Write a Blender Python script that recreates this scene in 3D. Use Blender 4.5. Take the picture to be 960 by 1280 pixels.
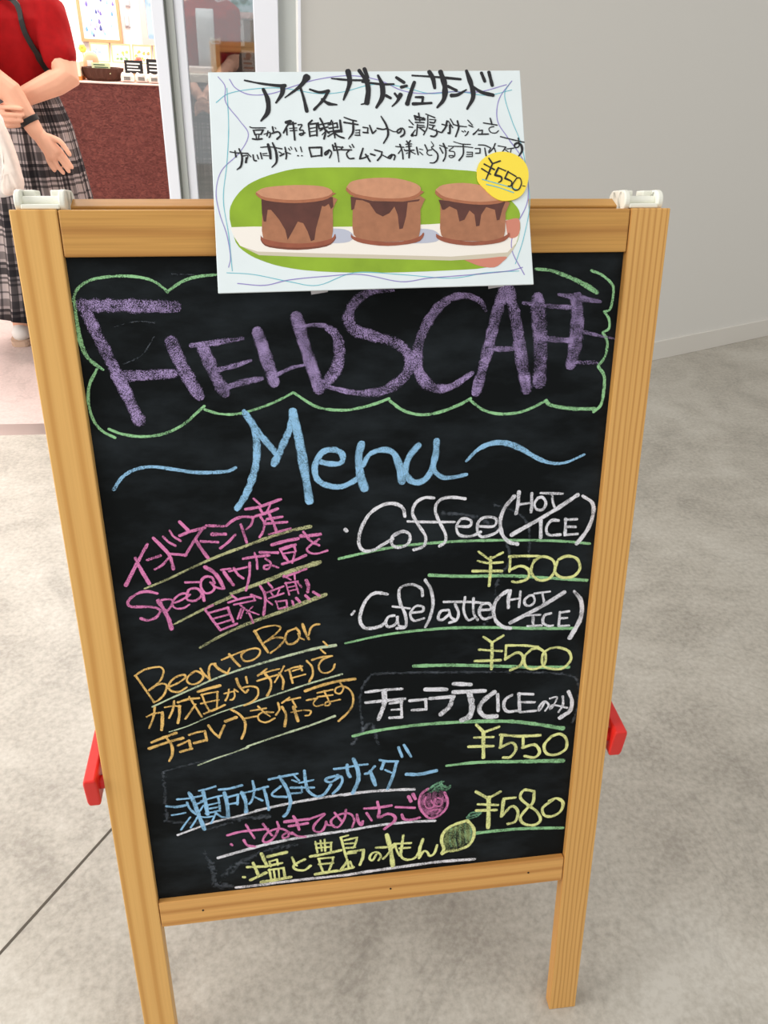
import bpy, bmesh, math, random
from mathutils import Vector, Matrix
from mathutils import noise as mnoise
C = bpy.context.scene.collection
for o in list(bpy.data.objects): bpy.data.objects.remove(o, do_unlink=True)
random.seed(4)
PI = math.pi
sc = bpy.context.scene

# ------------------------------------------------------------------ camera, light, exposure
CAM_POS = Vector((0.139262, -0.490749, 1.240505))
CAM_ROT = Matrix(((0.9898098, 0.0332459, -0.1384600), (-0.1335392, 0.5542909, -0.8215406), (0.0494343, 0.8316588, 0.5530822)))
cd = bpy.data.cameras.new('camera'); cam = bpy.data.objects.new('camera', cd); C.objects.link(cam)
cam.matrix_world = Matrix.Translation(CAM_POS) @ CAM_ROT.to_4x4()
cd.sensor_fit = 'AUTO'; cd.sensor_width = 36.0; cd.lens = 951.0 / 1280.0 * 36.0
cd.clip_start = 0.02; cd.clip_end = 100
sc.camera = cam

world = bpy.data.worlds.new('daylight'); sc.world = world; world.use_nodes = True
bg = world.node_tree.nodes['Background']
bg.inputs[0].default_value = (1.0, 0.985, 0.95, 1); bg.inputs[1].default_value = 0.60

def area_light(name, loc, target, sx, sy, power, col=(1, 1, 1)):
    l = bpy.data.lights.new(name, 'AREA'); l.shape = 'RECTANGLE'; l.size = sx; l.size_y = sy
    l.energy = power; l.color = col
    o = bpy.data.objects.new(name, l); C.objects.link(o); o.location = loc
    o.rotation_euler = (Vector(target) - Vector(loc)).to_track_quat('-Z', 'Y').to_euler()
    return o
area_light('hall_window_light', (-2.7, 0.1, 1.9), (-0.5, 0.7, 0.0), 2.2, 1.8, 92, (1, 0.985, 0.965))
area_light('hall_ceiling_light', (0.6, -1.2, 3.2), (0.4, 0.4, 0.6), 2.2, 2.2, 10, (1, 0.97, 0.92))
area_light('shop_ceiling_light', (-0.9, 2.9, 2.55), (-0.9, 3.0, 0), 2.0, 1.2, 38, (1, 0.93, 0.88))
area_light('added_back_wall_light', (-0.7, 3.95, 2.5), (-0.7, 4.55, 0.9), 2.4, 0.25, 55, (1, 0.96, 0.92))  # added unseen lamp that lifts the shop's back wall to white
sc.view_settings.view_transform = 'Standard'; sc.view_settings.look = 'None'
sc.view_settings.gamma = 1.0; sc.view_settings.use_curve_mapping = False
sc.view_settings.exposure = 0.17

# ------------------------------------------------------------------ materials
def srgb(r, g, b):
    f = lambda c: (c / 255 / 12.92) if c / 255 <= 0.04045 else ((c / 255 + 0.055) / 1.055) ** 2.4
    return (f(r), f(g), f(b), 1)
def new_mat(name):
    m = bpy.data.materials.new(name); m.use_nodes = True
    nt = m.node_tree; return m, nt, nt.nodes, nt.links, nt.nodes['Principled BSDF']
def plain(name, rgb, rough=0.6, spec=0.4, bump=0, bscale=80, vary=0.0, metal=0):
    m, nt, N, L, p = new_mat(name)
    p.inputs['Base Color'].default_value = srgb(*rgb); p.inputs['Roughness'].default_value = rough
    p.inputs['Specular IOR Level'].default_value = spec; p.inputs['Metallic'].default_value = metal
    if bump or vary:
        tc = N.new('ShaderNodeTexCoord'); nz = N.new('ShaderNodeTexNoise')
        nz.inputs['Scale'].default_value = bscale; nz.inputs['Detail'].default_value = 4
        L.new(tc.outputs['Object'], nz.inputs['Vector'])
        if bump:
            b = N.new('ShaderNodeBump'); b.inputs['Strength'].default_value = bump; b.inputs['Distance'].default_value = 0.004
            L.new(nz.outputs[0], b.inputs['Height']); L.new(b.outputs[0], p.inputs['Normal'])
        if vary:
            r = N.new('ShaderNodeValToRGB'); c = srgb(*rgb)
            r.color_ramp.elements[0].position = 0.3; r.color_ramp.elements[1].position = 0.7
            r.color_ramp.elements[0].color = tuple(x * (1 - vary) for x in c[:3]) + (1,)
            r.color_ramp.elements[1].color = tuple(min(1, x * (1 + vary)) for x in c[:3]) + (1,)
            L.new(nz.outputs[0], r.inputs[0]); L.new(r.outputs[0], p.inputs['Base Color'])
    return m
def wood(name, axis, light, dark, fine, seed=0.0, waves=14, distort=2.0):
    """pine: long grain along local axis ('x' or 'y'), broad growth bands plus fine pores"""
    m, nt, N, L, p = new_mat(name)
    tc = N.new('ShaderNodeTexCoord'); mp = N.new('ShaderNodeMapping')
    mp.inputs['Location'].default_value = (seed, seed * 1.7, seed * 0.3)
    mp.inputs['Scale'].default_value = (1.1, 9, 3) if axis == 'x' else (9, 1.1, 3)
    L.new(tc.outputs['Object'], mp.inputs['Vector'])
    wv = N.new('ShaderNodeTexWave'); wv.wave_type = 'BANDS'; wv.bands_direction = 'Y' if axis == 'x' else 'X'; wv.wave_profile = 'SIN'
    wv.inputs['Scale'].default_value = waves; wv.inputs['Distortion'].default_value = distort; wv.inputs['Detail'].default_value = 2
    wv.inputs['Detail Scale'].default_value = 0.7
    L.new(mp.outputs[0], wv.inputs['Vector'])
    cr = N.new('ShaderNodeValToRGB'); e = cr.color_ramp.elements
    e[0].position = 0.0; e[0].color = srgb(*dark); e[1].position = 0.62; e[1].color = srgb(*light)
    k = e.new(0.22); k.color = tuple(0.6 * x + 0.4 * y for x, y in zip(srgb(*light), srgb(*dark)))
    L.new(wv.outputs[0], cr.inputs[0])
    mp2 = N.new('ShaderNodeMapping'); mp2.inputs['Scale'].default_value = (6, 500, 500) if axis == 'x' else (500, 6, 500)
    L.new(tc.outputs['Object'], mp2.inputs['Vector'])
    nz = N.new('ShaderNodeTexNoise'); nz.inputs['Scale'].default_value = 1.0; nz.inputs['Detail'].default_value = 3
    L.new(mp2.outputs[0], nz.inputs['Vector'])
    mx = N.new('ShaderNodeMix'); mx.data_type = 'RGBA'; mx.blend_type = 'MULTIPLY'; mx.inputs[0].default_value = fine
    cr2 = N.new('ShaderNodeValToRGB'); cr2.color_ramp.elements[0].position = 0.35; cr2.color_ramp.elements[1].position = 0.6
    cr2.color_ramp.elements[0].color = (0.55, 0.45, 0.35, 1)
    L.new(nz.outputs[0], cr2.inputs[0]); L.new(cr.outputs[0], mx.inputs[6]); L.new(cr2.outputs[0], mx.inputs[7])
    L.new(mx.outputs[2], p.inputs['Base Color'])
    p.inputs['Roughness'].default_value = 0.42; p.inputs['Specular IOR Level'].default_value = 0.35
    return m
def chalk(name, rgb, cover, alpha=1.0, scale=1500, epow=7.0, eamt=0.30, width=0.16):
    """dry chalk: grains of pigment with bare board between them, ragged at the stroke's edge"""
    m, nt, N, L, p = new_mat(name)
    tc = N.new('ShaderNodeTexCoord'); nz = N.new('ShaderNodeTexNoise')
    nz.inputs['Scale'].default_value = scale; nz.inputs['Detail'].default_value = 2
    L.new(tc.outputs['Object'], nz.inputs['Vector'])
    nb = N.new('ShaderNodeTexNoise'); nb.inputs['Scale'].default_value = 70; nb.inputs['Detail'].default_value = 2
    L.new(tc.outputs['Object'], nb.inputs['Vector'])
    uv = N.new('ShaderNodeUVMap'); sx = N.new('ShaderNodeSeparateXYZ'); L.new(uv.outputs[0], sx.inputs[0])
    def math_(op, a, b=None, c=None):
        n = N.new('ShaderNodeMath'); n.operation = op
        for i, v in enumerate((a, b, c)):
            if v is None: continue
            if isinstance(v, (int, float)): n.inputs[i].default_value = v
            else: L.new(v, n.inputs[i])
        return n.outputs[0]
    d = math_('ABSOLUTE', math_('SUBTRACT', math_('MULTIPLY', sx.outputs[1], 2.0), 1.0))   # 0 centre .. 1 edge
    edge = math_('MULTIPLY', math_('POWER', d, epow), eamt)
    v = math_('SUBTRACT', math_('ADD', math_('MULTIPLY', nz.outputs[0], 1.05), math_('MULTIPLY', math_('SUBTRACT', nb.outputs[0], 0.22), 0.45)), edge)
    a = N.new('ShaderNodeMapRange'); a.inputs['From Min'].default_value = 0.80 - cover; a.inputs['From Max'].default_value = 0.80 + width - cover
    a.inputs['To Max'].default_value = alpha; L.new(v, a.inputs['Value'])
    L.new(a.outputs[0], p.inputs['Alpha'])
    p.inputs['Base Color'].default_value = srgb(*rgb); p.inputs['Roughness'].default_value = 0.95
    p.inputs['Specular IOR Level'].default_value = 0.05
    return m
CH = {
 'purple': chalk('chalk_purple', (188, 166, 218), 0.195), 'green': chalk('chalk_green', (160, 216, 160), 0.31),
 'blue': chalk('chalk_blue', (156, 206, 244), 0.32), 'white': chalk('chalk_white', (242, 242, 250), 0.31),
 'yellow': chalk('chalk_yellow', (240, 244, 166), 0.33), 'orange': chalk('chalk_orange', (248, 204, 124), 0.31),
 'pale': chalk('chalk_pale_green', (212, 226, 192), 0.30), 'olive': chalk('chalk_olive', (208, 210, 158), 0.235),
 'pink': chalk('chalk_pink', (232, 138, 192), 0.32), 'leafgreen': chalk('chalk_leaf_green', (138, 194, 158), 0.20),
 'pinksoft': chalk('chalk_pink_soft', (222, 140, 190), 0.24, 0.55), 'lemonsoft': chalk('chalk_lemon_soft', (190, 206, 140), 0.22, 0.6),
 'dust': chalk('chalk_dust', (160, 170, 185), 0.36, 0.34, 240, 1.4, 0.50, 0.60)}
def ink(name, rgb): return plain(name, rgb, 0.6, 0.3)
INK = {'ink': ink('black_marker', (38, 38, 42)), 'violet': ink('violet_pencil', (150, 140, 200)), 'teal': ink('teal_pencil', (110, 190, 205))}
M = {}
M['grain_bands'] = wood('pine_left_post', 'y', (228, 178, 104), (209, 154, 82), 0.10, 0.3, 1.6, 4.5)
M['grain_lines'] = wood('pine_right_post', 'y', (227, 175, 101), (203, 148, 80), 0.16, 2.1, 5.6, 3.4)
M['grain_rail'] = wood('pine_rail', 'x', (208, 156, 83), (190, 136, 70), 0.30, 4.2, 1.5, 9.0)
M['grain_rail_low'] = wood('pine_lower_rail', 'x', (225, 170, 98), (198, 140, 74), 0.16, 7.7, 1.7, 5.0)
M['white_plastic'] = plain('white_plastic', (240, 240, 228), 0.35, 0.5)
M['red_plastic'] = plain('red_plastic', (222, 40, 34), 0.32, 0.5)
M['steel'] = plain('steel', (150, 150, 150), 0.35, 0.5, metal=1)
M['paper'] = plain('poster_paper', (224, 234, 237), 0.5, 0.3, vary=0.02, bscale=30)
M['tape'] = plain('clear_tape', (205, 202, 205), 0.3, 0.5)
def board_mat():
    m, nt, N, L, p = new_mat('chalkboard_black')
    tc = N.new('ShaderNodeTexCoord'); mp = N.new('ShaderNodeMapping'); mp.inputs['Scale'].default_value = (2.2, 5, 1)
    mp.inputs['Rotation'].default_value = (0, 0, 0.35)
    L.new(tc.outputs['Object'], mp.inputs[0])
    nz = N.new('ShaderNodeTexNoise'); nz.inputs['Scale'].default_value = 3.2; nz.inputs['Detail'].default_value = 7; nz.inputs['Roughness'].default_value = 0.62
    L.new(mp.outputs[0], nz.inputs['Vector'])
    cr = N.new('ShaderNodeValToRGB'); e = cr.color_ramp.elements
    e[0].position = 0.45; e[0].color = srgb(10, 15, 17); e[1].position = 0.82; e[1].color = srgb(42, 49, 54)
    L.new(nz.outputs[0], cr.inputs[0]); L.new(cr.outputs[0], p.inputs['Base Color'])
    p.inputs['Roughness'].default_value = 0.62; p.inputs['Specular IOR Level'].default_value = 0.12
    return m
M['board'] = board_mat()
def concrete(name, light, mid, dark, rough):
    m, nt, N, L, p = new_mat(name)
    tc = N.new('ShaderNodeTexCoord')
    def nz(s, det, dist=0, sc=(1, 1, 1)):
        mp = N.new('ShaderNodeMapping'); mp.inputs['Scale'].default_value = sc; L.new(tc.outputs['Object'], mp.inputs[0])
        n = N.new('ShaderNodeTexNoise'); n.inputs['Scale'].default_value = s; n.inputs['Detail'].default_value = det
        n.inputs['Distortion'].default_value = dist; n.inputs['Roughness'].default_value = 0.6; L.new(mp.outputs[0], n.inputs['Vector']); return n.outputs[0]
    big = nz(2.2, 8, 1.2); fine = nz(90, 4); streak = nz(4, 5, 1.2, (1, 1.6, 1))
    cr = N.new('ShaderNodeValToRGB'); e = cr.color_ramp.elements
    e[0].position = 0.39; e[0].color = srgb(*dark); e[1].position = 0.61; e[1].color = srgb(*light)
    k = e.new(0.5); k.color = srgb(*mid)
    ad = N.new('ShaderNodeMath'); ad.operation = 'MULTIPLY_ADD'; ad.inputs[1].default_value = 0.34; L.new(fine, ad.inputs[0])
    ad2 = N.new('ShaderNodeMath'); ad2.operation = 'MULTIPLY_ADD'; ad2.inputs[1].default_value = 0.26; L.new(streak, ad2.inputs[0])
    m3 = N.new('ShaderNodeMath'); m3.operation = 'MULTIPLY'; m3.inputs[1].default_value = 0.40; L.new(big, m3.inputs[0])
    L.new(m3.outputs[0], ad2.inputs[2]); L.new(ad2.outputs[0], ad.inputs[2]); L.new(ad.outputs[0], cr.inputs[0])
    vn = nz(1.3, 6, 2.0); ab = N.new('ShaderNodeMath'); ab.operation = 'SUBTRACT'; ab.inputs[1].default_value = 0.5; L.new(vn, ab.inputs[0])
    a2 = N.new('ShaderNodeMath'); a2.operation = 'ABSOLUTE'; L.new(ab.outputs[0], a2.inputs[0])
    vr = N.new('ShaderNodeMapRange'); vr.inputs['From Max'].default_value = 0.012; vr.inputs['To Min'].default_value = 0.90; L.new(a2.outputs[0], vr.inputs['Value'])
    vm = N.new('ShaderNodeMix'); vm.data_type = 'RGBA'; vm.blend_type = 'MULTIPLY'; vm.inputs[0].default_value = 1
    L.new(cr.outputs[0], vm.inputs[6]); L.new(vr.outputs[0], vm.inputs[7]); L.new(vm.outputs[2], p.inputs['Base Color'])
    p.inputs['Roughness'].default_value = rough; p.inputs['Specular IOR Level'].default_value = 0.45
    b = N.new('ShaderNodeBump'); b.inputs['Strength'].default_value = 0.12; b.inputs['Distance'].default_value = 0.002
    L.new(fine, b.inputs['Height']); L.new(b.outputs[0], p.inputs['Normal'])
    return m
M['concrete'] = concrete('polished_concrete', (198, 193, 183), (181, 175, 164), (156, 150, 140), 0.36)
M['shop_floor'] = concrete('shop_floor', (214, 196, 190), (205, 186, 180), (190, 172, 166), 0.3)
M['wall'] = plain('painted_wall', (226, 224, 219), 0.7, 0.3, bump=0.04, bscale=140)
M['baseboard'] = plain('baseboard_vinyl', (224, 220, 213), 0.5, 0.4)
M['white_wall'] = plain('white_wall', (246, 242, 240), 0.8, 0.2)
M['alu_white'] = plain('white_aluminium', (236, 238, 246), 0.35, 0.5)
M['alu_grey'] = plain('grey_aluminium', (186, 190, 186), 0.4, 0.5)
M['gasket'] = plain('gasket', (130, 134, 128), 0.6, 0.3)
M['joint'] = plain('joint_filler', (92, 86, 78), 0.9, 0.1)
M['threshold'] = plain('threshold_steel', (168, 152, 146), 0.35, 0.5, metal=0.6)
M['skin'] = plain('skin', (226, 170, 142), 0.5, 0.35, vary=0.05, bscale=18)
M['red_cloth'] = plain('red_knit', (148, 14, 18), 0.85, 0.15, bump=0.25, bscale=45, vary=0.10)
M['hair'] = plain('dark_hair', (38, 28, 24), 0.5, 0.4, bump=0.5, bscale=160)
M['black'] = plain('black_rubber', (22, 22, 24), 0.5, 0.4)
M['strap'] = plain('black_leather', (20, 17, 17), 0.5, 0.4)
M['cream'] = plain('cream_cloth', (232, 218, 208), 0.9, 0.1, bump=0.15, bscale=60, vary=0.04)
M['white_cloth'] = plain('white_cloth', (225, 226, 224), 0.9, 0.1, bump=0.1, bscale=60)
M['shoe'] = plain('shoe_white', (226, 220, 214), 0.6, 0.3); M['sole'] = plain('tan_sole', (190, 160, 138), 0.7, 0.2)
M['shoe_pink'] = plain('shoe_pink', (222, 150, 140), 0.6, 0.3)
M['eye'] = plain('eye_dark', (30, 22, 20), 0.2, 0.5); M['lip'] = plain('lips', (190, 110, 100), 0.5, 0.3)
M['lightwood'] = plain('light_wood', (222, 178, 136), 0.6, 0.3, vary=0.06, bscale=30)
M['counter_top'] = plain('counter_top', (206, 180, 168), 0.5, 0.3)
def counter_mat():
    m, nt, N, L, p = new_mat('red_brown_plaster')
    tc = N.new('ShaderNodeTexCoord'); mp = N.new('ShaderNodeMapping'); mp.inputs['Scale'].default_value = (1, 1, 1.9); L.new(tc.outputs['Object'], mp.inputs[0])
    a = N.new('ShaderNodeTexNoise'); a.inputs['Scale'].default_value = 42; a.inputs['Detail'].default_value = 6; a.inputs['Distortion'].default_value = 1.5
    L.new(mp.outputs[0], a.inputs['Vector'])
    cr = N.new('ShaderNodeValToRGB'); e = cr.color_ramp.elements
    e[0].position = 0.35; e[0].color = srgb(84, 38, 33); e[1].position = 0.78; e[1].color = srgb(132, 74, 66)
    L.new(a.outputs[0], cr.inputs[0]); L.new(cr.outputs[0], p.inputs['Base Color'])
    b = N.new('ShaderNodeBump'); b.inputs['Strength'].default_value = 0.8; b.inputs['Distance'].default_value = 0.008
    L.new(a.outputs[0], b.inputs['Height']); L.new(b.outputs[0], p.inputs['Normal'])
    p.inputs['Roughness'].default_value = 0.65; p.inputs['Specular IOR Level'].default_value = 0.3
    return m
M['counter'] = counter_mat()
def glass_mat(name, tint, gloss):
    m = bpy.data.materials.new(name); m.use_nodes = True; N = m.node_tree.nodes; L = m.node_tree.links
    N.remove(N['Principled BSDF'])
    t = N.new('ShaderNodeBsdfTransparent'); t.inputs[0].default_value = tint
    g = N.new('ShaderNodeBsdfGlossy'); g.inputs['Roughness'].default_value = 0.03; g.inputs[0].default_value = (0.9, 0.93, 0.95, 1)
    mx = N.new('ShaderNodeMixShader'); mx.inputs[0].default_value = gloss
    L.new(t.outputs[0], mx.inputs[1]); L.new(g.outputs[0], mx.inputs[2]); L.new(mx.outputs[0], N['Material Output'].inputs[0])
    return m
M['glass'] = glass_mat('tinted_glass', (0.52, 0.55, 0.57, 1), 0.30)
def plaid_mat():
    m, nt, N, L, p = new_mat('plaid_wool')
    uv = N.new('ShaderNodeUVMap'); sx = N.new('ShaderNodeSeparateXYZ'); L.new(uv.outputs[0], sx.inputs[0])
    def stripes(sock, period, off):
        d = N.new('ShaderNodeMath'); d.operation = 'MULTIPLY_ADD'; d.inputs[1].default_value = 1 / period; d.inputs[2].default_value = off; L.new(sock, d.inputs[0])
        f = N.new('ShaderNodeMath'); f.operation = 'FRACT'; L.new(d.outputs[0], f.inputs[0])
        r = N.new('ShaderNodeValToRGB'); r.color_ramp.interpolation = 'CONSTANT'; e = r.color_ramp.elements
        seq = [(0, 1), (.10, .30), (.15, 1), (.20, .30), (.25, 1), (.30, .12), (.44, .55), (.50, .12), (.56, .9), (.62, .42), (.78, 1), (.90, .35), (.94, 1)]
        e[0].position = 0; e[0].color = (1, 1, 1, 1); e[1].position = seq[1][0]; e[1].color = (seq[1][1],) * 3 + (1,)
        for pos, v in seq[2:]:
            k = e.new(pos); k.color = (v, v, v * 1.02, 1)
        L.new(f.outputs[0], r.inputs[0]); return r.outputs[0]
    a = stripes(sx.outputs[0], 0.125, 0.1); b = stripes(sx.outputs[1], 0.17, 0.35)
    mx = N.new('ShaderNodeMix'); mx.data_type = 'RGBA'; mx.blend_type = 'MULTIPLY'; mx.inputs[0].default_value = 1.0
    L.new(a, mx.inputs[6]); L.new(b, mx.inputs[7])
    m2 = N.new('ShaderNodeMix'); m2.data_type = 'RGBA'; m2.blend_type = 'MULTIPLY'; m2.inputs[0].default_value = 1
    L.new(mx.outputs[2], m2.inputs[6]); m2.inputs[7].default_value = srgb(168, 155, 150)
    ad = N.new('ShaderNodeMix'); ad.data_type = 'RGBA'; ad.blend_type = 'ADD'; ad.inputs[0].default_value = 1; ad.inputs[7].default_value = srgb(28, 28, 32)
    L.new(m2.outputs[2], ad.inputs[6]); L.new(ad.outputs[2], p.inputs['Base Color'])
    p.inputs['Roughness'].default_value = 0.9; p.inputs['Specular IOR Level'].default_value = 0.1
    return m
M['plaid'] = plaid_mat()
PRINT = {'grass': plain('print_grass', (140, 172, 44), 0.5, 0.3, vary=0.12, bscale=35), 'plate': plain('print_plate', (240, 234, 226), 0.5, 0.3),
 'plateedge': plain('print_plate_edge', (205, 196, 176), 0.5, 0.3), 'plateshade': plain('print_plate_blue', (186, 190, 206), 0.5, 0.3),
 'finger': plain('print_finger', (206, 132, 112), 0.5, 0.3), 'mousse': plain('print_mousse', (166, 112, 82), 0.5, 0.3, vary=0.10, bscale=120),
 'rimc': plain('print_biscuit_base', (150, 84, 62), 0.5, 0.3, vary=0.10, bscale=150), 'rimdark': plain('print_dark_brown', (120, 66, 50), 0.5, 0.3),
 'drip': plain('print_chocolate', (88, 48, 40), 0.45, 0.35, vary=0.2, bscale=60), 'cookieedge': plain('print_biscuit_edge', (168, 106, 76), 0.5, 0.3, vary=0.08, bscale=150),
 'cookietop': plain('print_biscuit_top', (200, 144, 112), 0.5, 0.3, vary=0.07, bscale=140), 'stickeryellow': plain('sticker_yellow', (248, 222, 72), 0.5, 0.3)}

# ------------------------------------------------------------------ helpers
def obj(name, bm, mat, parent=None, matrix=None, smooth=False, bevel=0, seg=2):
    me = bpy.data.meshes.new(name); bmesh.ops.recalc_face_normals(bm, faces=bm.faces); bm.to_mesh(me); bm.free()
    for m in (mat if isinstance(mat, (list, tuple)) else [mat]): me.materials.append(m)
    if smooth:
        for f in me.polygons: f.use_smooth = True
    o = bpy.data.objects.new(name, me); C.objects.link(o)
    if parent: o.parent = parent
    if matrix is not None: o.matrix_local = matrix
    if bevel:
        b = o.modifiers.new('bevel', 'BEVEL'); b.width = bevel; b.segments = seg; b.limit_method = 'ANGLE'; b.angle_limit = 0.6
    return o
def thing(name, label, cat, loc=(0, 0, 0), group=None):
    o = bpy.data.objects.new(name, None); C.objects.link(o); o.location = loc; o.empty_display_size = 0.1
    return tag(o, label, cat, group)
def tag(o, label, cat, group=None):
    o['label'] = label; o['category'] = cat
    if group: o['group'] = group
    return o
def struct(name, bm, mat, **k):
    o = obj(name, bm, mat, **k); o['kind'] = 'structure'; return o
def box(bm, x0, x1, y0, y1, z0, z1, mi=0):
    vs = [bm.verts.new((x, y, z)) for x in (x0, x1) for y in (y0, y1) for z in (z0, z1)]
    for q in ((0, 1, 3, 2), (4, 6, 7, 5), (0, 4, 5, 1), (2, 3, 7, 6), (0, 2, 6, 4), (1, 5, 7, 3)):
        f = bm.faces.new([vs[i] for i in q]); f.material_index = mi
    return vs
def bx(*a):
    bm = bmesh.new(); box(bm, *a); return bm
def cyl(bm, p, q, r0, r1=None, seg=20, caps=True):
    r1 = r0 if r1 is None else r1; p = Vector(p); q = Vector(q); d = (q - p).normalized()
    a = d.orthogonal().normalized(); b = d.cross(a); R = []
    for c, r in ((p, r0), (q, r1)):
        R.append([bm.verts.new(c + a * (r * math.cos(2 * PI * k / seg)) + b * (r * math.sin(2 * PI * k / seg))) for k in range(seg)])
    for k in range(seg): bm.faces.new((R[0][k], R[0][(k + 1) % seg], R[1][(k + 1) % seg], R[1][k]))
    if caps: bm.faces.new(R[0][::-1]); bm.faces.new(R[1])
def loft(bm, rings, cap=True, closed=True):
    R = [[bm.verts.new(v) for v in r] for r in rings]; n = len(R[0])
    for i in range(len(R) - 1):
        for k in range(n if closed else n - 1):
            bm.faces.new((R[i][k], R[i][(k + 1) % n], R[i + 1][(k + 1) % n], R[i + 1][k]))
    if cap: bm.faces.new(R[0][::-1]); bm.faces.new(R[-1])
    return R
def oval(c, rx, ry, n=24): return [(c[0] + rx * math.cos(2 * PI * k / n), c[1] + ry * math.sin(2 * PI * k / n), c[2]) for k in range(n)]
def limb(bm, pts, rad, seg=14):
    """tapered limb through joints with rounded ends"""
    pts = [Vector(p) for p in pts]
    P, Rr = [], []
    for i in range(len(pts) - 1):
        for s in range(4):
            t = s / 4; P.append(pts[i].lerp(pts[i + 1], t)); Rr.append(rad[i] * (1 - t) + rad[i + 1] * t)
    P.append(pts[-1]); Rr.append(rad[-1])
    d0 = (P[1] - P[0]).normalized(); d1 = (P[-1] - P[-2]).normalized()
    pre = [(P[0] - d0 * Rr[0] * math.sin(a), Rr[0] * math.cos(a)) for a in (1.35, 0.9, 0.45)]
    post = [(P[-1] + d1 * Rr[-1] * math.sin(a), Rr[-1] * math.cos(a)) for a in (0.45, 0.9, 1.35)]
    seq = pre + list(zip(P, Rr)) + post
    rings = []; a = d0.orthogonal().normalized()
    for i, (c, r) in enumerate(seq):
        d = (seq[min(i + 1, len(seq) - 1)][0] - seq[max(i - 1, 0)][0]).normalized()
        a = (a - d * a.dot(d)).normalized(); b = d.cross(a)
        rings.append([c + a * (r * math.cos(2 * PI * k / seg)) + b * (r * math.sin(2 * PI * k / seg)) for k in range(seg)])
    loft(bm, rings)
def ball(bm, c, rx, ry, rz, u=20, v=14):
    rings = []
    for i in range(1, v):
        t = PI * i / v
        rings.append(oval((c[0], c[1], c[2] + rz * math.cos(t)), rx * math.sin(t), ry * math.sin(t), u))
    loft(bm, rings)
def fused(bm, voxel, it=6):
    """weld overlapping volumes into one continuous skin"""
    bmesh.ops.recalc_face_normals(bm, faces=bm.faces)
    me = bpy.data.meshes.new('tmp'); bm.to_mesh(me); bm.free()
    o = bpy.data.objects.new('tmp', me); C.objects.link(o)
    r = o.modifiers.new('r', 'REMESH'); r.mode = 'VOXEL'; r.voxel_size = voxel
    s = o.modifiers.new('s', 'SMOOTH'); s.iterations = it; s.factor = 0.5
    dg = bpy.context.evaluated_depsgraph_get(); dg.update()
    m2 = bpy.data.meshes.new_from_object(o.evaluated_get(dg))
    bpy.data.objects.remove(o); out = bmesh.new(); out.from_mesh(m2); bpy.data.meshes.remove(m2); return out
def tube(bm, pts, r, seg=10, closed=False):
    pts = [Vector(p) for p in pts]; n = len(pts); rings = []; a = None
    for i in range(n):
        d = (pts[(i + 1) % n] - pts[i - 1]) if closed else (pts[min(i + 1, n - 1)] - pts[max(i - 1, 0)])
        d.normalize(); a = d.orthogonal().normalized() if a is None else (a - d * a.dot(d)).normalized(); b = d.cross(a)
        rings.append([pts[i] + a * (r * math.cos(2 * PI * k / seg)) + b * (r * math.sin(2 * PI * k / seg)) for k in range(seg)])
    if closed: rings.append(rings[0])
    loft(bm, rings, cap=not closed)
def catmull(pts, n=6):
    if len(pts) < 3: return [Vector(p) for p in pts]
    P = [Vector(p) for p in pts]; P = [P[0] * 2 - P[1]] + P + [P[-1] * 2 - P[-2]]; out = []
    for i in range(1, len(P) - 2):
        for s in range(n):
            t = s / n
            out.append(0.5 * ((2 * P[i]) + (P[i + 1] - P[i - 1]) * t + (2 * P[i - 1] - 5 * P[i] + 4 * P[i + 1] - P[i + 2]) * t * t + (3 * P[i] - P[i - 1] - 3 * P[i + 1] + P[i + 2]) * t ** 3))
    out.append(P[-2]); return out
def parse(s):
    out = []
    for st in s.split(';'):
        w, p = st.split('|'); v = [int(x) / 10000 for x in p.split()]
        out.append(([int(x) / 10000 for x in w.split(',')], [(v[i], v[i + 1]) for i in range(0, len(v), 2)]))
    return out
def strokes(data, z, dz=0.000015, round_ends=True):
    """hand-drawn strokes as ribbons lying on a flat sheet (local x right, y up)"""
    bm = bmesh.new(); uvl = bm.loops.layers.uv.new('UVMap')
    for j, (w, pts) in enumerate(parse(data)):
        P = catmull([(x, y, 0) for x, y in pts]); n = len(P)
        if n == 2: P = [P[0].lerp(P[1], t / 4) for t in range(5)]; n = 5
        # rounded ends
        d0 = (P[0] - P[1]).normalized(); d1 = (P[-1] - P[-2]).normalized()
        wid = []
        for i in range(n):
            t = i / (n - 1) * (len(w) - 1); k = min(int(t), len(w) - 2) if len(w) > 1 else 0
            ww = w[k] * (1 - (t - k)) + w[k + 1] * (t - k) if len(w) > 1 else w[0]
            wid.append(ww * (1 + 0.28 * mnoise.noise(Vector((P[i].x * 160, P[i].y * 160, j * 3.1)))))
        P = [P[0] + d0 * wid[0] * .42, P[0] + d0 * wid[0] * .25] + P + [P[-1] + d1 * wid[-1] * .25, P[-1] + d1 * wid[-1] * .42]
        wid = [wid[0] * .45, wid[0] * .82] + wid + [wid[-1] * .82, wid[-1] * .45]; n = len(P); prev = None; zz = z + dz * (j % 12)
        for i in range(n):
            t = (P[min(i + 1, n - 1)] - P[max(i - 1, 0)])
            t = t.normalized() if t.length > 1e-9 else Vector((1, 0, 0)); nn = Vector((-t.y, t.x, 0)) * wid[i] * 0.5
            cur = (bm.verts.new((P[i].x + nn.x, P[i].y + nn.y, zz)), bm.verts.new((P[i].x - nn.x, P[i].y - nn.y, zz)))
            if prev:
                f = bm.faces.new((prev[1], cur[1], cur[0], prev[0]))
                for l, v in zip(f.loops, (0, 0, 1, 1)): l[uvl].uv = (i / n, v)
            prev = cur
    return bm

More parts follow.
